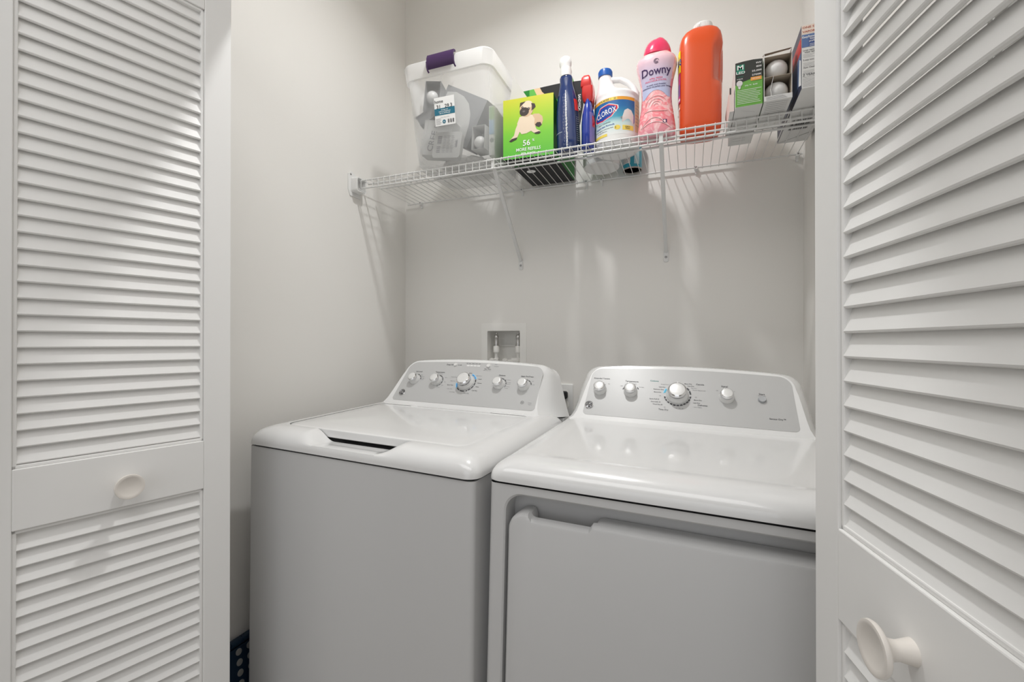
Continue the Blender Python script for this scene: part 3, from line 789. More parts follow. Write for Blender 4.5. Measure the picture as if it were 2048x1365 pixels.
# folded grey carton lying on its side
t = thing('folded_carton', 'slanted grey carton flap in front of the tall open carton in the bin', 'carton', (-.850, -.290, 1.970), radians(14), BG); t.rotation_euler = (0, radians(-28), radians(10))
MB().box(-.05, .045, -.018, .030, -.014, .014, GREY).build('carton', t, smooth=False)
MB().box(-.052, .040, -.030, -.018, .013, .0138, GREY).build('flap', t, smooth=False)
# white carton with the word CREE
t = thing('bulb_carton', 'white carton lettered sideways, behind the small barcode pack in the bin', 'carton', (-.820, -.292, 1.885), 0, BG); t.rotation_euler = (0, radians(10), radians(3))
b = MB(); b.box(-.052, .060, -.024, .030, -.065, .055, LGREY)
b.text('CREE', .031, (-.012, -.018), INKG, lambda u, v: (u, -.0246, v), rot=radians(82)); b.text('\u2261', .020, (-.006, .033), INKG, lambda u, v: (u, -.0246, v), rot=radians(82))
b.build('carton', t, smooth=False)
# small pack with bar code
t = thing('blister_pack', 'small pale pack with bar code and fine print, low in the clear bin', 'pack', (-.768, -.3220, 1.840), 0, BG); t.rotation_euler = (radians(-4), radians(7), radians(2))
b = MB(); b.prism(rrect(-.052, .052, -.044, .046, .010, 5), -.009, .010, LGREY, 'y')
g = lambda u, v: (u, -.0096, v)
for i in range(13): b.patch(-.038, -.022, .004 + i * .0022, .0052 + i * .0022 + .0005 * (i % 3), INKG, g)
for c in range(3): lines(b, 11, -.016 + c * .015, -.004 + c * .015, .030, .0055, .0014, INKG, g)
b.text('LED BULB', .006, (.031, .004), INKG, g, rot=radians(-90)); b.poly([(.036 + .003 * cos(a * .4), .004 + .014 * sin(a * .4)) for a in range(16)], INKG, g)
lines(b, 4, -.038, -.022, -.008, .006, .003, INKG, g)
b.build('card_pack', t, smooth=False)
# large grey carton standing on a corner, with an arched white label
t = thing('lamp_carton', 'large grey carton tilted on its corner with a white arched label, centre of the bin', 'carton', (-.752, -.225, 1.967), 0, BG); t.rotation_euler = (0, radians(31), radians(-8))
b = MB(); b.box(-.110, .084, -.034, .034, -.085, .085, GREY)
arch = [(-.100, -.07), (.062, -.07), (.052, -.010), (.040, .022), (.014, .052), (-.020, .068), (-.06, .072), (-.100, .062)]
g = lambda u, v: (u, -.0346, v)
b.poly([(x * 1.02, y * 1.02) for x, y in arch], INKG, lambda u, v: (u, -.0343, v)); b.poly(arch, LGREY, g)
b.text('2', .035, (-.060, .036), INKG, lambda u, v: (u, -.0349, v)); b.text('60', .018, (-.072, .008), INKG, lambda u, v: (u, -.0349, v))
b.build('carton', t, smooth=False)
# small carton with a ring-ended bulb
t = open_carton('bulb_carton', 'small white open carton holding a round-ended bulb, low at the right of the bin', (-.662, -.275, 1.822), radians(-6), (0, radians(3)), .050, .06, .078, LGREY, LGREY, flap=0)
bulb('white bulb with a drop shaped mark in the small carton, low right in the bin', (-.664, -.306, 1.850), .0215, 'bulbs inside the storage bin')
t = thing('picture_carton', 'pale printed carton with a bulb picture standing at the far right inside the bin', 'carton', (-.6220, -.205, 1.80), radians(3), BG)
b = MB(); b.box(-.012, .008, -.085, .06, 0, .165, LGREY)
g = lambda u, v: (-.0126, u, v); g2 = lambda u, v: (u, -.0856, v)
b.patch(-.011, .007, .12, .162, mat('leaf_green_dull', (.20, .32, .16), .6), g2); b.patch(-.011, .007, .07, .118, mat('sky_dull', (.22, .32, .46), .6), g2); b.poly(circ(-.002, .05, .007, n=16), INKG, g2)
b.build('carton', t, smooth=False)
# crumpled plastic bag in the bottom
t = thing('plastic_bag', 'crumpled translucent plastic bag filling the bottom of the clear bin', 'bag', (-.742, -.19, 1.79), 0)
BAGM = clear_mat('bag_film', (.70, .69, .67), .55, .3)
b = MB(); rings = []
for j in range(9):
    a = j / 8; rr_ = sin(pi * min(max(a, .04), .96)) ** .5
    rings.append([(.098 * rr_ * cos(q * pi / 18) * (1 + .10 * sin(q * 1.7 + j)), .118 * rr_ * sin(q * pi / 18) * (1 + .08 * cos(q * 2.3 + j * 1.3)), .001 + .030 * a + .004 * sin(q * 1.1 + j * 2)) for q in range(36)])
b.loft(rings, BAGM); b.build('bag_film', t)

# -- green carton with a pug
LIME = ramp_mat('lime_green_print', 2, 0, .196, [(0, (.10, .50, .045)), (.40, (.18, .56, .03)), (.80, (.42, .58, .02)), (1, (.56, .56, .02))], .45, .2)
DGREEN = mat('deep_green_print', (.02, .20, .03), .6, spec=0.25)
FAWN = mat('fawn_fur_print', (.66, .46, .29), .6); FAWN2 = mat('pale_fur_print', (.78, .64, .48), .6); MASK = mat('dark_fur_print', (.05, .035, .03), .6)
PB = thing('dog_bag_carton', 'bright green carton printed with a sitting pug and 56% more refills', 'carton', (-.491, -.2905, ZS), radians(3.5), 'printed dog bag cartons')
def carton(mb, x0, x1, y0, y1, z0, z1, ms):
    """ms: front, right, back, left, bottom, top"""
    v = [(x0, y0, z0), (x1, y0, z0), (x1, y1, z0), (x0, y1, z0), (x0, y0, z1), (x1, y0, z1), (x1, y1, z1), (x0, y1, z1)]
    for f, m in zip(((0, 1, 5, 4), (1, 2, 6, 5), (2, 3, 7, 6), (3, 0, 4, 7), (0, 3, 2, 1), (4, 5, 6, 7)), ms): mb.add([v[i] for i in f], [(0, 1, 2, 3)], m)
b = MB(); W2 = .085
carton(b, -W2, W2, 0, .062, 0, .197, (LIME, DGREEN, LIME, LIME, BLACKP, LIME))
P = lambda pts: [((x - 525) / 800 * .170 + .0135, (1270 - y) / 920 * .190) for x, y in pts]
g = lambda e: (lambda u, v: (u, -.0003 - e, v))
def E(cx, cy, rx, ry, rot=0): return P([(cx + rx * cos(t) * cos(rot) - ry * sin(t) * sin(rot), cy + rx * cos(t) * sin(rot) + ry * sin(t) * cos(rot)) for t in [i * 2 * pi / 24 for i in range(24)]])
b.poly(P([(470, 640), (560, 600), (640, 610), (690, 660), (700, 720), (680, 790), (590, 800), (500, 830)]), FAWN, g(.0001))
b.poly(P([(610, 740), (660, 745), (680, 790), (640, 820), (590, 800), (575, 770)]), MASK, g(.0002))
b.poly(P([(330, 620), (440, 590), (530, 610), (570, 680), (560, 800), (520, 860), (440, 890), (360, 895), (310, 820), (290, 720)]), FAWN2, g(.0003))
b.poly(P([(310, 700), (360, 780), (320, 880), (285, 950), (200, 985), (165, 975), (240, 900), (265, 800)]), FAWN2, g(.0004))
b.poly(P([(480, 760), (560, 760), (600, 850), (655, 880), (650, 915), (580, 915), (520, 870)]), FAWN2, g(.0004))
b.poly(P([(160, 980), (200, 950), (290, 935), (280, 965), (190, 1000)]), MASK, g(.0005)); b.poly(P([(565, 900), (640, 885), (665, 905), (640, 925), (580, 920)]), MASK, g(.0005))
b.poly(E(440, 505, 108, 125), FAWN, g(.0005)); b.poly(E(455, 440, 80, 60), FAWN2, g(.0006))
b.poly(P([(330, 470), (340, 395), (430, 385), (400, 410), (350, 450)]), MASK, g(.0007)); b.poly(P([(515, 425), (570, 440), (585, 490), (520, 550), (525, 480)]), MASK, g(.0007))
b.poly(E(405, 545, 74, 68), MASK, g(.0008)); b.poly(E(474, 508, 20, 22), MASK, g(.0009)); b.poly(E(375, 475, 18, 18), MASK, g(.0009)); b.poly(E(478, 503, 5, 5), INKW, g(.0010)); b.poly(E(377, 470, 5, 5), INKW, g(.0010))
b.poly(E(398, 540, 22, 14), mat('nose_print', (.16, .13, .12), .6), g(.0010))
b.text('56', .026, (-.0045, .0465), INKW, g(.0008)); b.text('%', .011, (.0185, .0535), INKW, g(.0008)); b.text('MORE REFILLS', .0145, (.0015, .0265), INKW, g(.0008), sx=.92); b.text('PER PACK', .0125, (.0015, .0115), INKW, g(.0008), sx=.9)
b.build('printed_box', PB, smooth=False)
b = MB(); b.add([(-.085, .058, .196), (.002, .058, .196), (-.072, .066, .311), (-.085, .0588, .196), (.002, .0588, .196), (-.072, .0668, .311)], [(0, 1, 2), (3, 5, 4), (0, 3, 4, 1), (1, 4, 5, 2), (2, 5, 3, 0)], CARD)
b.build('box_flap', PB, smooth=False)

# -- second, black-bottomed carton behind
BB = thing('dog_bag_carton', 'black and green carton standing behind the bright green pug carton', 'carton', (-.486, -.215, ZS), radians(-1), 'printed dog bag cartons')
b = MB(); carton(b, -.082, .082, 0, .19, 0, .262, (DGREEN, DGREEN, BLACKP, BLACKP, BLACKP, BLACKP))
g = lambda e: (lambda u, v: (u, -.0003 - e, v))
b.patch(-.026, .03, .225, .262, mat('grass_print', (.10, .40, .06), .5), g(0), 1, 1)
b.poly([(-.010, .262), (.0, .240), (.012, .228), (.030, .222), (.03, .262)], FAWN, g(.0001))
b.poly([(.012, .262), (.020, .246), (.040, .226), (.06, .215), (.082, .21), (.082, .262)], BLACKP, g(.0003))
gb = lambda u, v: (u, v, -.0004)
b.poly(circ(-.036, .045, .016, .014, 28), INKW, gb); b.text('%', .012, (-.036, .020), INKW, gb)
for i in range(14): b.patch(-.012, -.009, .02 + i * .011, .026 + i * .011, DGREEN, gb)
gr = lambda u, v: (.0824, u, v); b.poly(circ(.09, .10, .04, n=24), mat('grass_print', (.10, .40, .06), .5), gr)
b.build('printed_box', BB, smooth=False)
b = MB()   # open black side flap
fl = [(.083, .006, .125), (.148, .010, .116), (.162, .013, .200), (.153, .011, .262), (.083, .006, .266)]
b.loft([fl, [(x, y + .0008, z) for x, y, z in fl]], BLACKP)
b.text('SANDWICH', .0125, (0, 0), INKW, lambda u, v: (.146 + v, .0085 - .0002, .190 - u), rot=radians(0), sx=.8)
b.add([(.110, .009, .262), (.128, .010, .262), (.122, .010, .280), (.114, .009, .276)], [(0, 1, 2, 3)], mat('grass_print', (.10, .40, .06), .5))
b.build('side_flap', BB, smooth=False)

def wrapfn(prof, cx, cy, sx, sy, e=.0005):
    """surface of revolution (radius by height), u measured round the front, v is the height"""
    def R(z):
        for (r0, z0), (r1, z1) in zip(prof, prof[1:]):
            if z0 <= z <= z1: return r0 + (r1 - r0) * (z - z0) / max(z1 - z0, 1e-6)
        return prof[-1][0]
    def f(a, z, ee=0.0):
        r = R(z) + e + ee; an = -pi / 2 + a
        return (cx + r * sx * cos(an), cy + r * sy * sin(an), z)
    return f

# -- blue spray bottle
SB = thing('spray_bottle', 'tall navy spray bottle with a white trigger head, right of the pug carton', 'spray bottle', (-.3600, -.268, ZS + .0016))
NAVYB = mat('navy_liquid_bottle', (.015, .035, .13), .12, coat=.8)
SB.rotation_euler = (0, radians(-2.2), 0); SB.scale = (1, 1, .960)
pr = [(0, 0), (.034, 0), (.0375, .004), (.0375, .04), (.0375, .09), (.0365, .12), (.034, .155), (.030, .185), (.0245, .212), (.0200, .232), (.0205, .243), (.0205, .252), (.0170, .258), (.0155, .262)]
b = MB(); b.lathe(pr, NAVYB, 44, sy=.72)
f = wrapfn(pr[1:], 0, 0, 1, .72)
for i in range(17):
    z = .020 + i * .0105
    wdt = .22 + .12 * random.random()
    for k in range(4):
        b.patch(.02 - wdt + k * .08, .02 - wdt + k * .08 + .010, z - .003, z + .0035 * random.random() + .001, INKW, lambda u, v: f(u, v)) if k % 2 else None
    b.text(random.choice(['all surface', 'streak free', 'indoor use', 'keep closed', 'shake well', 'directions']), .0062, (0, 0), INKW, lambda u, v, z=z: f(.06 + (v / .036) + .04 * ((i * 7) % 5 - 2) * .3, z + u * .0 + u), rot=0)
b.patch(.85, 1.5, .02, .17, mat('navy_label', (.02, .025, .06), .4), lambda u, v: f(u, v), 8, 8)
b.patch(.88, 1.5, .13, .17, mat('red_print', (.55, .03, .03), .45), lambda u, v: f(u, v, .0003), 6, 4)
for i in range(12): b.patch(.95, 1.35, .03 + i * .007, .0318 + i * .007, INKG, lambda u, v: f(u, v, .0003), 4, 1)
b.patch(-1.5, -.35, .062, .0640, mat('pale_line', (.35, .42, .5), .4), lambda u, v: f(u, v, .0002), 10, 1)
b.build('bottle', SB, angle=50)
b = MB()
b.lathe([(.0175, .256), (.0178, .262), (.0172, .283), (.0168, .287), (.0190, .294), (.0196, .304), (.0178, .316), (.011, .322), (0, .3235)], PLWHITE, 36, sy=.9)
b.tube([(0, .0, .306), (.0, .03, .309), (0, .062, .306)], [.013, .010, .006], PLWHITE, 14)
b.tube([(0, .024, .300), (0, .036, .280), (0, .034, .262)], .004, PLWHITE, 8)
b.build('trigger_head', SB, angle=50)

# -- small blue bottle with red trigger
RB = thing('spray_bottle', 'small blue spray bottle with red trigger head, left of the bleach jug', 'spray bottle', (-.2975, -.268, ZS))
BLUEB = mat('royal_blue_bottle', (.01, .035, .30), .18, coat=.6); REDP = mat('red_plastic', (.62, .015, .012), .28, coat=.5)
pr = [(0, 0), (.018, 0), (.0205, .004), (.0200, .05), (.0205, .08), (.0185, .11), (.0135, .135), (.010, .15), (.010, .16)]
b = MB(); b.lathe(pr, BLUEB, 36, sy=1.5)
f = wrapfn(pr[1:], 0, 0, 1, 1.5)
b.patch(.5, 1.5, .015, .11, mat('purple_label', (.20, .16, .42), .4), lambda u, v: f(u, v), 6, 8); b.patch(.9, 1.5, .065, .10, REDP, lambda u, v: f(u, v, .0003), 4, 4)
b.patch(-1.5, -1.0, .02, .09, mat('green_print2', (.05, .35, .25), .4), lambda u, v: f(u, v), 4, 4)
b.build('bottle', RB, angle=50)
b = MB()
b.loft([[(x, y, z) for x, y in rrect(-w_, w_, -d_, .022, .006, 4)] for w_, d_, z in ((.013, .012, .150), (.0165, .016, .160), (.0175, .020, .175), (.0165, .021, .195))] , REDP)
b.loft([[(x - .004, y, z) for x, y in rrect(-w_, w_, -d_, .05, .005, 4)] for w_, d_, z in ((.0165, .021, .195), (.0160, .024, .205), (.0135, .022, .222), (.010, .016, .230))], REDP)
b.tube([(.004, .03, .20), (.006, .045, .175), (.005, .04, .150)], .005, REDP, 8)
b.build('trigger_head', RB, angle=40)

# -- bleach jug
JG = thing('bleach_jug', 'white bleach jug with a blue cap and a blue and orange label', 'jug', (-.2170, -.2200, ZS)); JG.scale = (1.02, 1.02, 1.02)
JW = mat('jug_white', (.80, .80, .80), .28, coat=.35)
b = MB(); R = .0685
rings = []
for r, z, cx, sy in ((.055, 0, 0, 1), (.064, .001, 0, 1), (.0675, .006, 0, 1), (R, .014, 0, 1), (R, .08, 0, 1), (R, .145, 0, 1), (.0665, .153, 0, 1), (.0678, .158, 0, 1), (.0665, .163, 0, 1), (.0630, .168, -.003, 1), (.0540, .175, -.011, 1), (.0420, .184, -.0205, 1), (.0320, .196, -.0275, 1), (.0250, .212, -.0325, 1), (.0215, .226, -.0345, 1), (.0200, .236, -.0345, 1), (.0185, .244, -.035, 1)):
    rings.append([(cx + r * cos(q * pi / 24), r * sy * sin(q * pi / 24), z) for q in range(48)])
b.loft(rings, JW); b.build('jug_body', JG, angle=50)
b = MB()
b.tube([(-.032, 0, .224), (-.012, 0, .2285), (.012, 0, .2245), (.034, 0, .211), (.050, 0, .193), (.0595, 0, .172), (.060, 0, .150)], [.010, .0092, .0088, .0088, .0092, .0098, .008], JW, 16)
b.build('jug_handle', JG)
b = MB(); CAPB = mat('blue_cap', (.015, .11, .42), .32, coat=.3)
b.lathe([(.0215, .240), (.0218, .243), (.0212, .258), (.0195, .2615), (0, .262)], CAPB, 48, c=(-.035, 0))
for q in range(40): a = q * pi / 20; b.box(-.0004, .0004, .0208, .0220, .243, .257, CAPB, fn=lambda p: (-.035 + p[0] * cos(a) - p[1] * sin(a), p[0] * sin(a) + p[1] * cos(a), p[2]))
b.build('cap', JG, angle=40)
b = MB()
f0 = wrapfn([(R, 0), (R, .3)], 0, 0, 1, 1, 0)
def jf(e): return lambda u, v: f0(u / R + .245, v, e)
LBW = mat('label_white', (.80, .80, .78), .4); ORA = mat('orange_print', (.80, .36, .04), .4); SKY = ramp_mat('blue_label_print', 2, .03, .14, [(0, (.80, .82, .80)), (.30, (.55, .72, .70)), (.46, (.04, .32, .46)), (.75, (.01, .14, .38)), (1, (.01, .10, .32))], .4, .3)
YEL = mat('yellow_print', (.85, .66, .12), .4); RBLUE = mat('logo_blue', (.01, .06, .34), .4); RRED = mat('logo_red', (.70, .02, .03), .4)
U0, U1 = -.098, .080
b.patch(U0, U1, .012, .1415, LBW, jf(.0005), 40, 1)
b.patch(U0, .052, .028, .130, SKY, jf(.0007), 30, 6)
b.patch(U0, .052, .130, .1395, ORA, jf(.0007), 30, 1); b.patch(-.060, -.005, .1312, .1388, YEL, jf(.0008), 10, 1)
b.patch(.0545, U1, .040, .138, mat('tan_print', (.72, .56, .34), .45), jf(.0007), 8, 1)
b.text('37% MORE', .0072, (-.046, .1348), INK, jf(.0010)); b.text('vs', .004, (-.024, .1348), INK, jf(.0010)); b.text('33', .0068, (-.012, .1348), INK, jf(.0010))
dia = [(-.082, .086), (-.060, .117), (-.030, .1215), (-.004, .1135), (-.003, .105), (-.022, .083), (-.050, .0735), (-.078, .0765)]
def sc(p, k): cx, cy = -.042, .0975; return [(cx + (x - cx) * k, cy + (y - cy) * k) for x, y in p]
def dense(p, n=6): return [(p[i][0] + (p[(i + 1) % len(p)][0] - p[i][0]) * t / n, p[i][1] + (p[(i + 1) % len(p)][1] - p[i][1]) * t / n) for i in range(len(p)) for t in range(n)]
def ringpoly(mb, p, k0, k1, m, fn):
    A, B = dense(sc(p, k0)), dense(sc(p, k1)); n = len(A)
    mb.add([fn(*q) for q in A + B], [(i, (i + 1) % n, n + (i + 1) % n, n + i) for i in range(n)], m)
for k0, k1, m, e in ((1.05, .98, INKW, .0009), (.98, .86, RRED, .0010)): ringpoly(b, dia, k0, k1, m, jf(e))
for j in range(8): ringpoly(b, dia, .87 * (1 - j / 8), .87 * (1 - (j + 1) / 8) + .001, RBLUE, jf(.0010))
b.text('CLOROX', .0235, (-.0405, .0970), INKW, jf(.0013), sx=.68, rot=radians(10))
# stack of clean towels
b.poly([(.008, .062), (.010, .080), (.016, .098), (.026, .104), (.038, .100), (.046, .088), (.048, .070), (.046, .060)], mat('towel_print', (.74, .69, .66), .5), jf(.0012))
b.poly([(.046, .060), (.0505, .066), (.0505, .084), (.047, .088)], mat('purple_label', (.20, .16, .42), .4), jf(.0012))
b.poly([(.004, .078), (.010, .080), (.009, .074), (.006, .073)], INKG, jf(.0013))
b.text('Cleans + Deodorizes', .0050, (-.046, .066), INK, jf(.0010), rot=radians(4)); b.text('Splash-less Formula', .0078, (-.044, .057), RBLUE, jf(.0010), rot=radians(4))
b.text('Whitens, Brightens & Removes Stains', .0042, (-.048, .048), INK, jf(.0010), rot=radians(3)); b.text('HE High Efficiency', .0046, (-.052, .041), INKG, jf(.0010), rot=radians(3))
b.patch(.010, .046, .040, .054, YEL, jf(.0010), 8, 1); b.text('LEMON\nFRESH', .0050, (.026, .047), INK, jf(.0013)); b.poly(circ(-.005, .048, .009, .007, 18), YEL, jf(.0010)); b.text('2', .008, (-.010, .048), INK, jf(.0013))
b.patch(-.085, -.035, .026, .034, YEL, jf(.0010), 10, 1)
for i in range(7): b.patch(.056, .076, .06 + i * .010, .0612 + i * .010, RRED if i == 3 else INKG, jf(.0010), 4, 1)
b.build('label', JG, smooth=True)

# -- white tub and teal tin behind the jug
TB = thing('plastic_tub', 'round white plastic tub standing against the wall behind the bleach jug', 'tub', (-.287, -.100, ZS))
b = MB(); b.lathe([(.050, .003), (.056, .001), (.061, .004), (.0625, .010), (.0625, .130), (.058, .140), (.058, .142)], JW, 48)
b.lathe([(.0600, .142), (.0600, .160), (.057, .163), (0, .163)], JW, 48); b.build('tub_body', TB, angle=40)
f0t = wrapfn([(.0625, 0), (.0625, .3)], 0, 0, 1, 1, .0005)
b = MB(); b.patch(-1.5, 1.6, .02, .12, LBW, lambda u, v: f0t(u, v), 30, 1); b.patch(.9, 1.6, .05, .075, mat('purple_label', (.20, .16, .42), .4), lambda u, v: f0t(u, v, .0003), 6, 1); b.build('label', TB)
TN = thing('metal_tin', 'small teal tin with a bare metal bottom, behind the right side of the bleach jug', 'tin', (-.189, -.0435, ZS))
TEALM = mat('teal_label', (.02, .33, .46), .35, coat=.3)
TINM = mat('tin_base', (.42, .40, .37), .55, metal=.35)
b = MB(); b.lathe([(0, .004), (.0300, .004), (.0310, .0), (.0328, .0), (.0333, .004)], TINM, 40); b.lathe([(.0326, .004), (.0326, .115)], TEALM, 40, cap=False); b.lathe([(.0333, .115), (.0333, .119), (.031, .120), (.030, .116), (0, .116)], STEEL, 40)
f0n = wrapfn([(.0326, 0), (.0326, .3)], 0, 0, 1, 1, .0004)
b.patch(-1.1, -.1, .018, .06, LBW, lambda u, v: f0n(u, v), 12, 1); b.patch(.3, .9, .014, .09, mat('pale_teal_print', (.45, .68, .74), .4), lambda u, v: f0n(u, v), 8, 1)
for i in range(8): b.patch(-1.0, -.2, .022 + i * .0045, .0232 + i * .0045, INKG, lambda u, v: f0n(u, v, .0003), 8, 1)
b.build('tin_body', TN, angle=40)

# -- pink scent booster bottle
DW = thing('scent_booster_bottle', 'pink waisted laundry scent bottle with a bright pink cap', 'bottle', (-.0930, -.2620, ZS)); DW.scale = (.985, .985, .955)
PINKB = ramp_mat('pink_beads', 2, 0, .27, [(0, (.70, .30, .36)), (.25, (.86, .20, .24)), (.55, (.86, .30, .32)), (.8, (.80, .48, .54)), (1, (.86, .42, .42))], .18, .7, swirl=1, swirl_scale=28, swirl_col=(.92, .66, .66), swirl_amt=.75)
pr = [(0, .002), (.046, .0), (.0545, .004), (.0565, .012), (.054, .04), (.0495, .075), (.0450, .105), (.0435, .130), (.0440, .150), (.0480, .180), (.0550, .210), (.0590, .230), (.0590, .240), (.0545, .252), (.0430, .262), (.040, .266)]
SY = .70
b = MB()
rings = []
for r, z in pr:      # rounded-square-ish oval section
    rr2 = max(r, 1e-4)
    rings.append([(rr2 * math.copysign(abs(cos(q)) ** .86, cos(q)), rr2 * SY * math.copysign(abs(sin(q)) ** .86, sin(q)), z) for q in [i * 2 * pi / 56 for i in range(56)]])
b.loft(rings, PINKB, cap0=False); b.build('bottle', DW, angle=50)
def dwf(e):
    def f(u, v):     # u: horizontal offset, projected onto the front of the oval
        for (r0, z0), (r1, z1) in zip(pr[1:], pr[2:]):
            if z0 <= v <= z1: r = r0 + (r1 - r0) * (v - z0) / max(z1 - z0, 1e-6); break
        else: r = .05
        k = max(-.999, min(.999, u / r)); cq = abs(k) ** (1 / .86); y = -r * SY * (sqrt(max(0, 1 - cq * cq))) ** .86
        return (u, y - e, v)
    return f
b = MB()
LAV = ramp_mat('lavender_label', 2, .11, .25, [(0, (.42, .48, .72)), (.35, (.50, .52, .72)), (.7, (.66, .52, .66)), (1, (.82, .52, .56))], .3, .5)
lab = lambda z: .0405 if z < .16 else .0405 + (z - .16) * .17
vs = []; fs = []; NU, NV = 22, 26
for j in range(NV + 1):
    for i in range(NU + 1):
        s_ = -1 + 2 * i / NU; zlow = .118 + .022 * max(0, 1 - (s_ * 1.25) ** 2) + .004
        z = zlow + (.249 - zlow) * j / NV; vs.append(dwf(.0006)(s_ * lab(z) * .985, z))
for j in range(NV):
    for i in range(NU): a = j * (NU + 1) + i; fs.append((a, a + 1, a + NU + 2, a + NU + 1))
b.add(vs, fs, LAV)
DWP = mat('plum_print', (.05, .02, .10), .4); PKP = mat('pink_print', (.72, .10, .20), .4)
b.text('Downy', .0325, (.0, .199), DWP, dwf(.0014), sx=.88, rot=radians(1))
b.text('APRIL FRESH', .0068, (.0, .1785), PKP, dwf(.0012)); b.text("FRAICHEUR D'AVRIL", .0068, (.0, .1715), PKP, dwf(.0012))
b.text('in-wash scent booster', .0062, (.001, .1605), DWP, dwf(.0012)); b.text('rehausseur de parfum pour lavage', .0060, (.002, .1540), DWP, dwf(.0012))
for k in range(3):
    b.tube([dwf(.0010)(.002 + (.0070 - k * .0022) * cos(t * .35 + k), .2270 + (.0070 - k * .0022) * sin(t * .35 + k)) for t in range(0, 17 - 2 * k)], .0005, DWP, 5)
# swirl ornament in the lower half
LP = mat('pale_pink_print', (.94, .66, .66), .3, coat=.4)
for r_, n_ in ((.030, 22), (.021, 20), (.013, 16), (.006, 12)):
    b.tube([dwf(.0008)(.001 + r_ * 1.05 * cos(pi * t / n_ * 1.0), .096 + r_ * sin(pi * t / n_)) for t in range(n_ + 1)], .0007, LP, 5)
b.tube([dwf(.0008)(-.033 + i * .0033, .0785 + .002 * sin(i * .3)) for i in range(21)], .0010, LP, 5)
b.tube([dwf(.0008)(-.044 + i * .004, .030 + .028 * sin(i * .16)) for i in range(22)], .0010, LP, 5)
b.tube([dwf(.0008)(.044 - i * .004, .022 + .022 * sin(i * .13)) for i in range(22)], .0009, LP, 5)
b.patch(.020, .031, .036, .048, DWP, dwf(.0012), 3, 3); b.poly(circ(.0252, .042, .003, .0045, 12), LP, dwf(.0018))
b.build('label', DW)
b = MB(); HOT = mat('hot_pink_cap', (.80, .04, .13), .22, coat=.6)
rings = []
for r, z, tw in ((.0400, .262, 0), (.0405, .268, 0), (.0395, .276, .1), (.0370, .286, .2), (.0320, .298, .35), (.0240, .309, .5), (.0150, .3155, .6), (.004, .3180, .7)):
    rings.append([(r * (1 + .05 * cos(3 * q - tw * 3)) * cos(q), r * .86 * (1 + .05 * cos(3 * q - tw * 3)) * sin(q), z + .004 * cos(q * 2 + .8) * (z > .27)) for q in [i * 2 * pi / 48 for i in range(48)]])
b.loft(rings, HOT); b.build('cap', DW, angle=50)

# -- orange detergent bottle
TD = thing('detergent_bottle', 'large orange laundry detergent bottle seen from its plain side', 'bottle', (.0255, -.236, ZS), radians(3)); TD.scale = (1, 1, .985)
ORG = mat('orange_bottle', (.66, .082, .018), .26, coat=.35)
b = MB(); rings = []
def sup(cx, rx, ry, z, p=.55, dent=0.0):
    out = []
    for i in range(72):
        q = i * 2 * pi / 72; x = rx * math.copysign(abs(cos(q)) ** p, cos(q)); y = ry * math.copysign(abs(sin(q)) ** p, sin(q))
        if dent and x > rx * .45 and y < 0:      # grip hollow on the front right
            k = max(0, 1 - abs(x / rx - .92) / .42); y *= 1 - dent * k
            x -= dent * .012 * k
        out.append((cx + x, y, z))
    return out
for cx, rx, ry, z, dn in ((.0, .046, .036, .0, 0), (.0, .052, .041, .003, 0), (.0005, .0555, .0435, .010, 0), (.001, .0575, .045, .03, 0), (.001, .0580, .0455, .08, 0), (.0015, .0585, .046, .120, 0), (.002, .0590, .046, .142, .05), (.0025, .0595, .046, .152, .45), (.003, .0600, .046, .165, .60), (.003, .0605, .0455, .20, .58), (.003, .0605, .0455, .235, .50), (.003, .0605, .045, .250, .22), (.003, .0600, .0445, .262, .03), (.003, .0580, .043, .280, 0), (.004, .0540, .040, .295, 0), (.005, .0470, .036, .306, 0), (.006, .0360, .030, .314, 0), (.006, .026, .026, .318, 0)):
    rings.append(sup(cx, rx, ry, z, dent=dn))
b.loft(rings, ORG); b.build('bottle', TD, angle=60)
b = MB(); b.lathe([(.0270, .314), (.0275, .318), (.0275, .332), (.0265, .336), (0, .337)], PLWHITE, 40, c=(.010, .004))
for i in range(7): b.box(-.012 + i * .004, -.0105 + i * .004, -.0240, -.0225, .320, .333, PLWHITE)
b.build('cap', TD, angle=40)
b = MB()
def tf(e):
    def f(a, v):    # wraps round the left front corner; a measured from the front
        q = -pi / 2 - a; rx, ry, cx = .0585, .0460, .001
        if v > .16: rx, ry, cx = .0605, .0455, .003
        x = rx * math.copysign(abs(cos(q)) ** .55, cos(q)); y = ry * math.copysign(abs(sin(q)) ** .55, sin(q))
        n = Vector((cos(q), sin(q), 0)) * (e + .0012)
        return (cx + x + n.x, y + n.y, v)
    return f
MAG = mat('magenta_print', (.60, .03, .20), .4); VIO = mat('violet_print', (.20, .08, .30), .4); YLW = mat('bright_yellow_print', (.90, .72, .02), .4)
def blob(c, r1, r2, m, e, n=28): b.add([tf(e)(*c)] + [tf(e)(c[0] + r1 * cos(i * 2 * pi / n), c[1] + r2 * sin(i * 2 * pi / n)) for i in range(n)], [(0, 1 + i, 1 + (i + 1) % n) for i in range(n)], m)
b.patch(1.02, 1.9, .10, .20, MAG, tf(0), 16, 6); b.patch(1.06, 1.9, .12, .155, VIO, tf(.0002), 16, 4)
b.patch(.98, 1.9, .188, .252, YLW, tf(.0003), 16, 6)
b.text('Tide', .040, (0, 0), RBLUE, lambda u, v: tf(.0006)(1.40 - u * 14, .222 + v))
b.patch(1.08, 1.9, .080, .085, INKW, tf(.0002), 10, 1); b.patch(1.05, 1.4, .105, .112, INKW, tf(.0004), 6, 1)
b.build('label', TD, smooth=False)

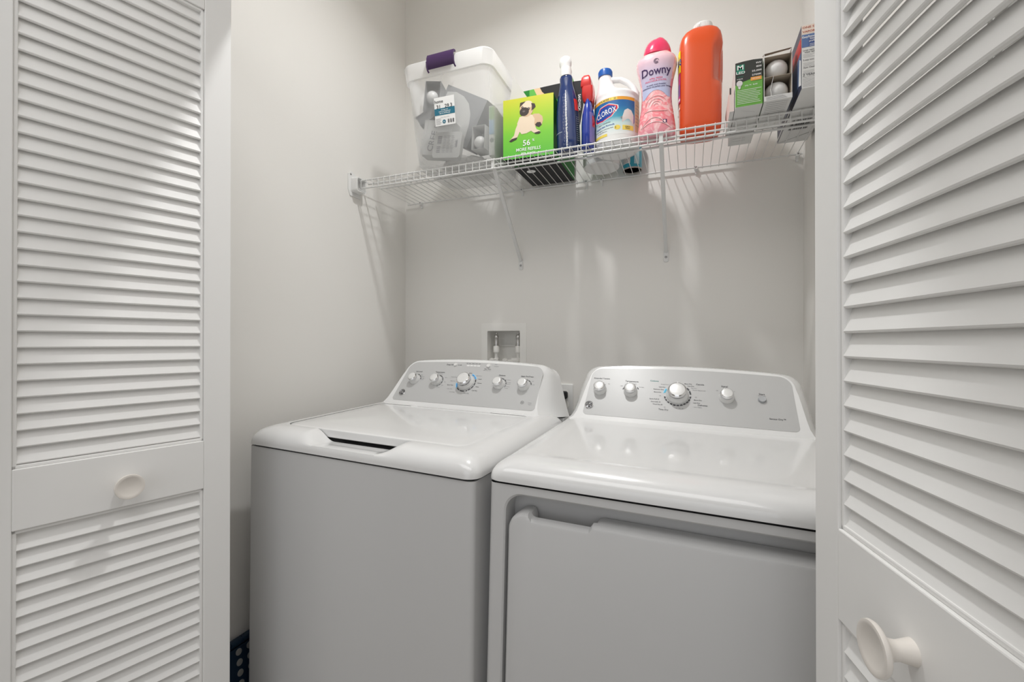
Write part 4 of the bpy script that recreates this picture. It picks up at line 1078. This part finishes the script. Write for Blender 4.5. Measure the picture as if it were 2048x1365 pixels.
# -- bulb cartons
GRN = mat('carton_green', (.15, .40, .07), .5); BLK = mat('carton_black', (.035, .038, .035), .45); ORP = mat('carton_orange', (.80, .36, .08), .5); DKG = mat('logo_green', (.02, .22, .14), .5)
LX = thing('led_bulb_carton', 'long black and green bulb carton with a big M on its end', 'carton', (.1395, -.390, ZS), radians(0), 'light bulb cartons on the right of the shelf')
b = MB(); x0, x1, D, Hh = -.031, .031, .248, .113
carton(b, x0, x1, 0, D, 0, Hh, (GRN, GRN, PAPERW, PAPERW, PAPERW, BLK))
g = lambda e: (lambda u, v: (u, -.0003 - e, v))
b.add([g(0)(*p) for p in ((x0, .056), (-.012, .063), (.010, .0685), (x1, .0690), (x1, Hh), (.010, Hh + .0022), (-.012, Hh + .0018), (x0, Hh))], [tuple(range(8))], BLK)
b.patch(-.0285, -.0100, .0835, .1075, DKG, g(.0002)); b.text('M', .0165, (-.0195, .0995), INKW, g(.0005), sx=1.25); b.text('LED', .0092, (-.0190, .0865), INKW, g(.0005), sx=1.35)
b.text('4 PACK', .0042, (-.0205, .0705), INKW, g(.0005)); b.text('soft white', .0034, (-.0195, .0765), DKG, g(.0005))
for s_, v in (('9W', .1045), ('800', .0955), ('25,000', .0855), ('2700K', .0755)): b.text(s_, .0060, (.0285, v), INKW, g(.0005), sx=1.35, align='R')
b.patch(.004, .0285, .0615, .0705, ORP, g(.0004)); b.text('SOFT WHITE', .0030, (.0162, .0660), INKW, g(.0006))
b.poly(circ(-.0215, .0595, .0072, .0075, 20), mat('bulb_print', (.68, .66, .66), .5), g(.0005)); b.poly([(-.0250, .053), (-.0180, .053), (-.0190, .0475), (-.0205, .0450), (-.0225, .0450), (-.0240, .0475)], mat('bulb_print', (.68, .66, .66), .5), g(.0005))
b.text('(UL)  FC  RoHS', .0044, (.005, .0515), INKW, g(.0005)); lines(b, 9, -.027, .028, .0405, .0042, .0010, INKW, g(.0005), .25)
gb = lambda u, v: (u, v, -.0004)
b.patch(-.0004, .0006, .004, .06, INKG, lambda u, v: (u * 1 + (v - .03) * .6, v * 0 + .03 + (u + 0) * 0 + (v - .03) * .3, -.0004))
lines(b, 6, -.022, .024, .215, .018, .0012, INKG, gb)
b.build('printed_box', LX, smooth=False)
t = thing('small_carton', 'narrow pale pink carton squeezed in left of the long black and green carton', 'carton', (.1020, -.372, ZS), 0, 'light bulb cartons on the right of the shelf')
b = MB(); carton(b, -.0055, .0050, 0, .16, 0, .062, (mat('pink_card', (.74, .62, .58), .6), PAPERW, PAPERW, mat('pink_card', (.74, .62, .58), .6), PAPERW, PAPERW))
b.patch(-.0055, -.002, .045, .062, BLK, g(0)); b.build('printed_box', t, smooth=False)

BX = thing('open_bulb_carton', 'open grey carton showing two round bulb ends one above the other', 'carton', (.2035, -.3955, ZS), radians(0), 'light bulb cartons on the right of the shelf')
b = MB(); x0, x1, D, Hh, e = -.0305, .0305, .168, .124, .0009
b.box(x0, x1, 0, D, 0, e, PAPERW); b.box(x0, x0 + e, .001, D, e, Hh - .004, PAPERW); b.box(x1 - e, x1, .001, D, e, Hh, PAPERW); b.box(x0, x1, D - e, D, e, Hh - .012, PAPERW)
b.box(x0 + e, x1 - e, .001, D - e, Hh - .0135, Hh - .0128, KRAFT); b.box(x0 + e, x1 - e, .030, D - e, e, Hh - .014, KRAFT) if False else None
b.box(x0 + e, x0 + e * 1.6, .002, D, e, Hh - .014, KRAFT); b.box(x1 - e * 1.6, x1 - e, .002, D, e, Hh - .014, KRAFT); b.box(x0 + e, x1 - e, D - e * 1.8, D - e, e, Hh - .014, KRAFT)
b.box(x0 - .0002, x1 + .0002, -.0006, 0, 0, .012, PAPERW)
lines(b, 4, -.026, .026, .009, .0024, .0007, INKG, lambda u, v: (u, -.0009, v))
for i in range(9): b.patch(-.024, .024, .01 + i * .010, .0112 + i * .010, INKG, lambda u, v: (u, v, -.0004))
b.build('carton', BX, smooth=False)
b = MB(); b.box(x0 + e, x1 - e, .001, .11, .060, .0608, KRAFT); b.add([(-.010, .0005, .061), (-.0092, .0005, .061), (-.0165, .003, .030), (-.0155, .003, .030), (-.013, .001, .004), (-.0122, .001, .004), (-.010, .02, .061), (-.0165, .02, .030), (-.013, .02, .004)], [(0, 1, 3, 2), (2, 3, 5, 4), (0, 2, 7, 6), (2, 4, 8, 7)], PAPERW)
b.build('divider', BX, smooth=False)
b = MB(); b.add([(x0, .001, Hh - .004), (x1, .001, Hh + .0), (x1, .030, Hh + .012), (x0, .030, Hh + .006), (x0, .001, Hh - .0135), (x1, .001, Hh - .0135)], [(0, 1, 2, 3), (0, 4, 5, 1)][:1], KRAFT)
b.build('top_flap', BX, smooth=False)
bulb('frosted bulb in the upper half of the open grey carton', (.2035, -.391, ZS + .0868), .0262, 'bulbs in the open carton')
bulb('frosted bulb in the lower half of the open grey carton', (.2035, -.391, ZS + .0300), .0272, 'bulbs in the open carton')

# -- steam cleaner carton at the right end
EX = thing('steam_cleaner_carton', 'white printed carton with a blue band at the far right end of the shelf', 'carton', (.2470, -.4300, ZS), 0, 'light bulb cartons on the right of the shelf')
del EX['group']
b = MB(); Wd, D, Hh = .078, .325, .150
NVY = mat('carton_navy', (.03, .035, .07), .4); BBL = mat('band_blue', (.10, .17, .36), .45)
carton(b, 0, Wd, 0, D, 0, Hh, (PAPERW, PAPERW, PAPERW, NVY, PAPERW, PAPERW))
b.patch(.0005, Wd, .0965, .1265, BBL, g(0)); b.patch(.0145, Wd, .0965, .1200, mat('band_blue_dark', (.06, .10, .27), .45), g(.0002))
b.patch(.0, Wd, .128, .149, mat('peach_band', (.78, .66, .58), .5), g(0))
REDT = mat('rust_print', (.40, .08, .04), .5)
b.text('ONE STEP STEAM', .0068, (.0018, .1430), REDT, g(.0004), sx=1.25, align='L'); b.text('VAPOR EN UN PASO', .0068, (.0018, .1330), REDT, g(.0004), sx=1.15, align='L')
b.text('EasySteam', .0068, (.0015, .1205), INKW, g(.0005), align='L'); b.text('Steam Iron\nprofessional', .0056, (.0155, .1125), INKW, g(.0005), align='L'); lines(b, 3, .016, .034, .102, .0035, .0008, INKW, g(.0005))
for s_, v in (('Large capacity\nwater tank', .0865), ('3-way auto shutoff', .0660), ('Auto Clean', .0480)):
    b.text(s_, .0050, (.0030, v), INK, g(.0005), align='L'); lines(b, 3, .003, .030, v - .0080, .0032, .0006, INKG, g(.0005))
b.text('2', .0090, (.0022, .0305), INK, g(.0005), align='L'); b.text('YEAR A\u00d1OS', .0068, (.0085, .0305), INK, g(.0005), align='L', sx=1.2); lines(b, 1, .002, .07, .025, .1, .0005, INK, g(.0005), 0)
lines(b, 7, .002, .07, .021, .0030, .0006, INKG, g(.0005))
gl = lambda e: (lambda u, v: (-.0003 - e, u, v))
b.patch(.003, .10, .09, .125, mat('red_print', (.55, .03, .03), .45), gl(0)); b.patch(.005, .2, .02, .09, mat('steel_blue_print', (.12, .18, .32), .4), gl(0)); b.poly([(.004, .01), (.03, .02), (.02, .08), (.006, .07)], INKW, gl(.0002))
gb = lambda u, v: (u, v, -.0004)
for i in range(26): b.patch(.012 + i * .0018, .0128 + i * .0018 + .0004 * (i % 3), .17, .235, INK, gb)
b.add([gb(.002, .318), gb(.003, .316), gb(.075, .262), gb(.075, .264)], [(0, 1, 2, 3)], INK)
b.patch(.0, Wd, .16, .161, INKG, gb)
b.build('printed_box', EX, smooth=False)
bpy.context.view_layer.update()
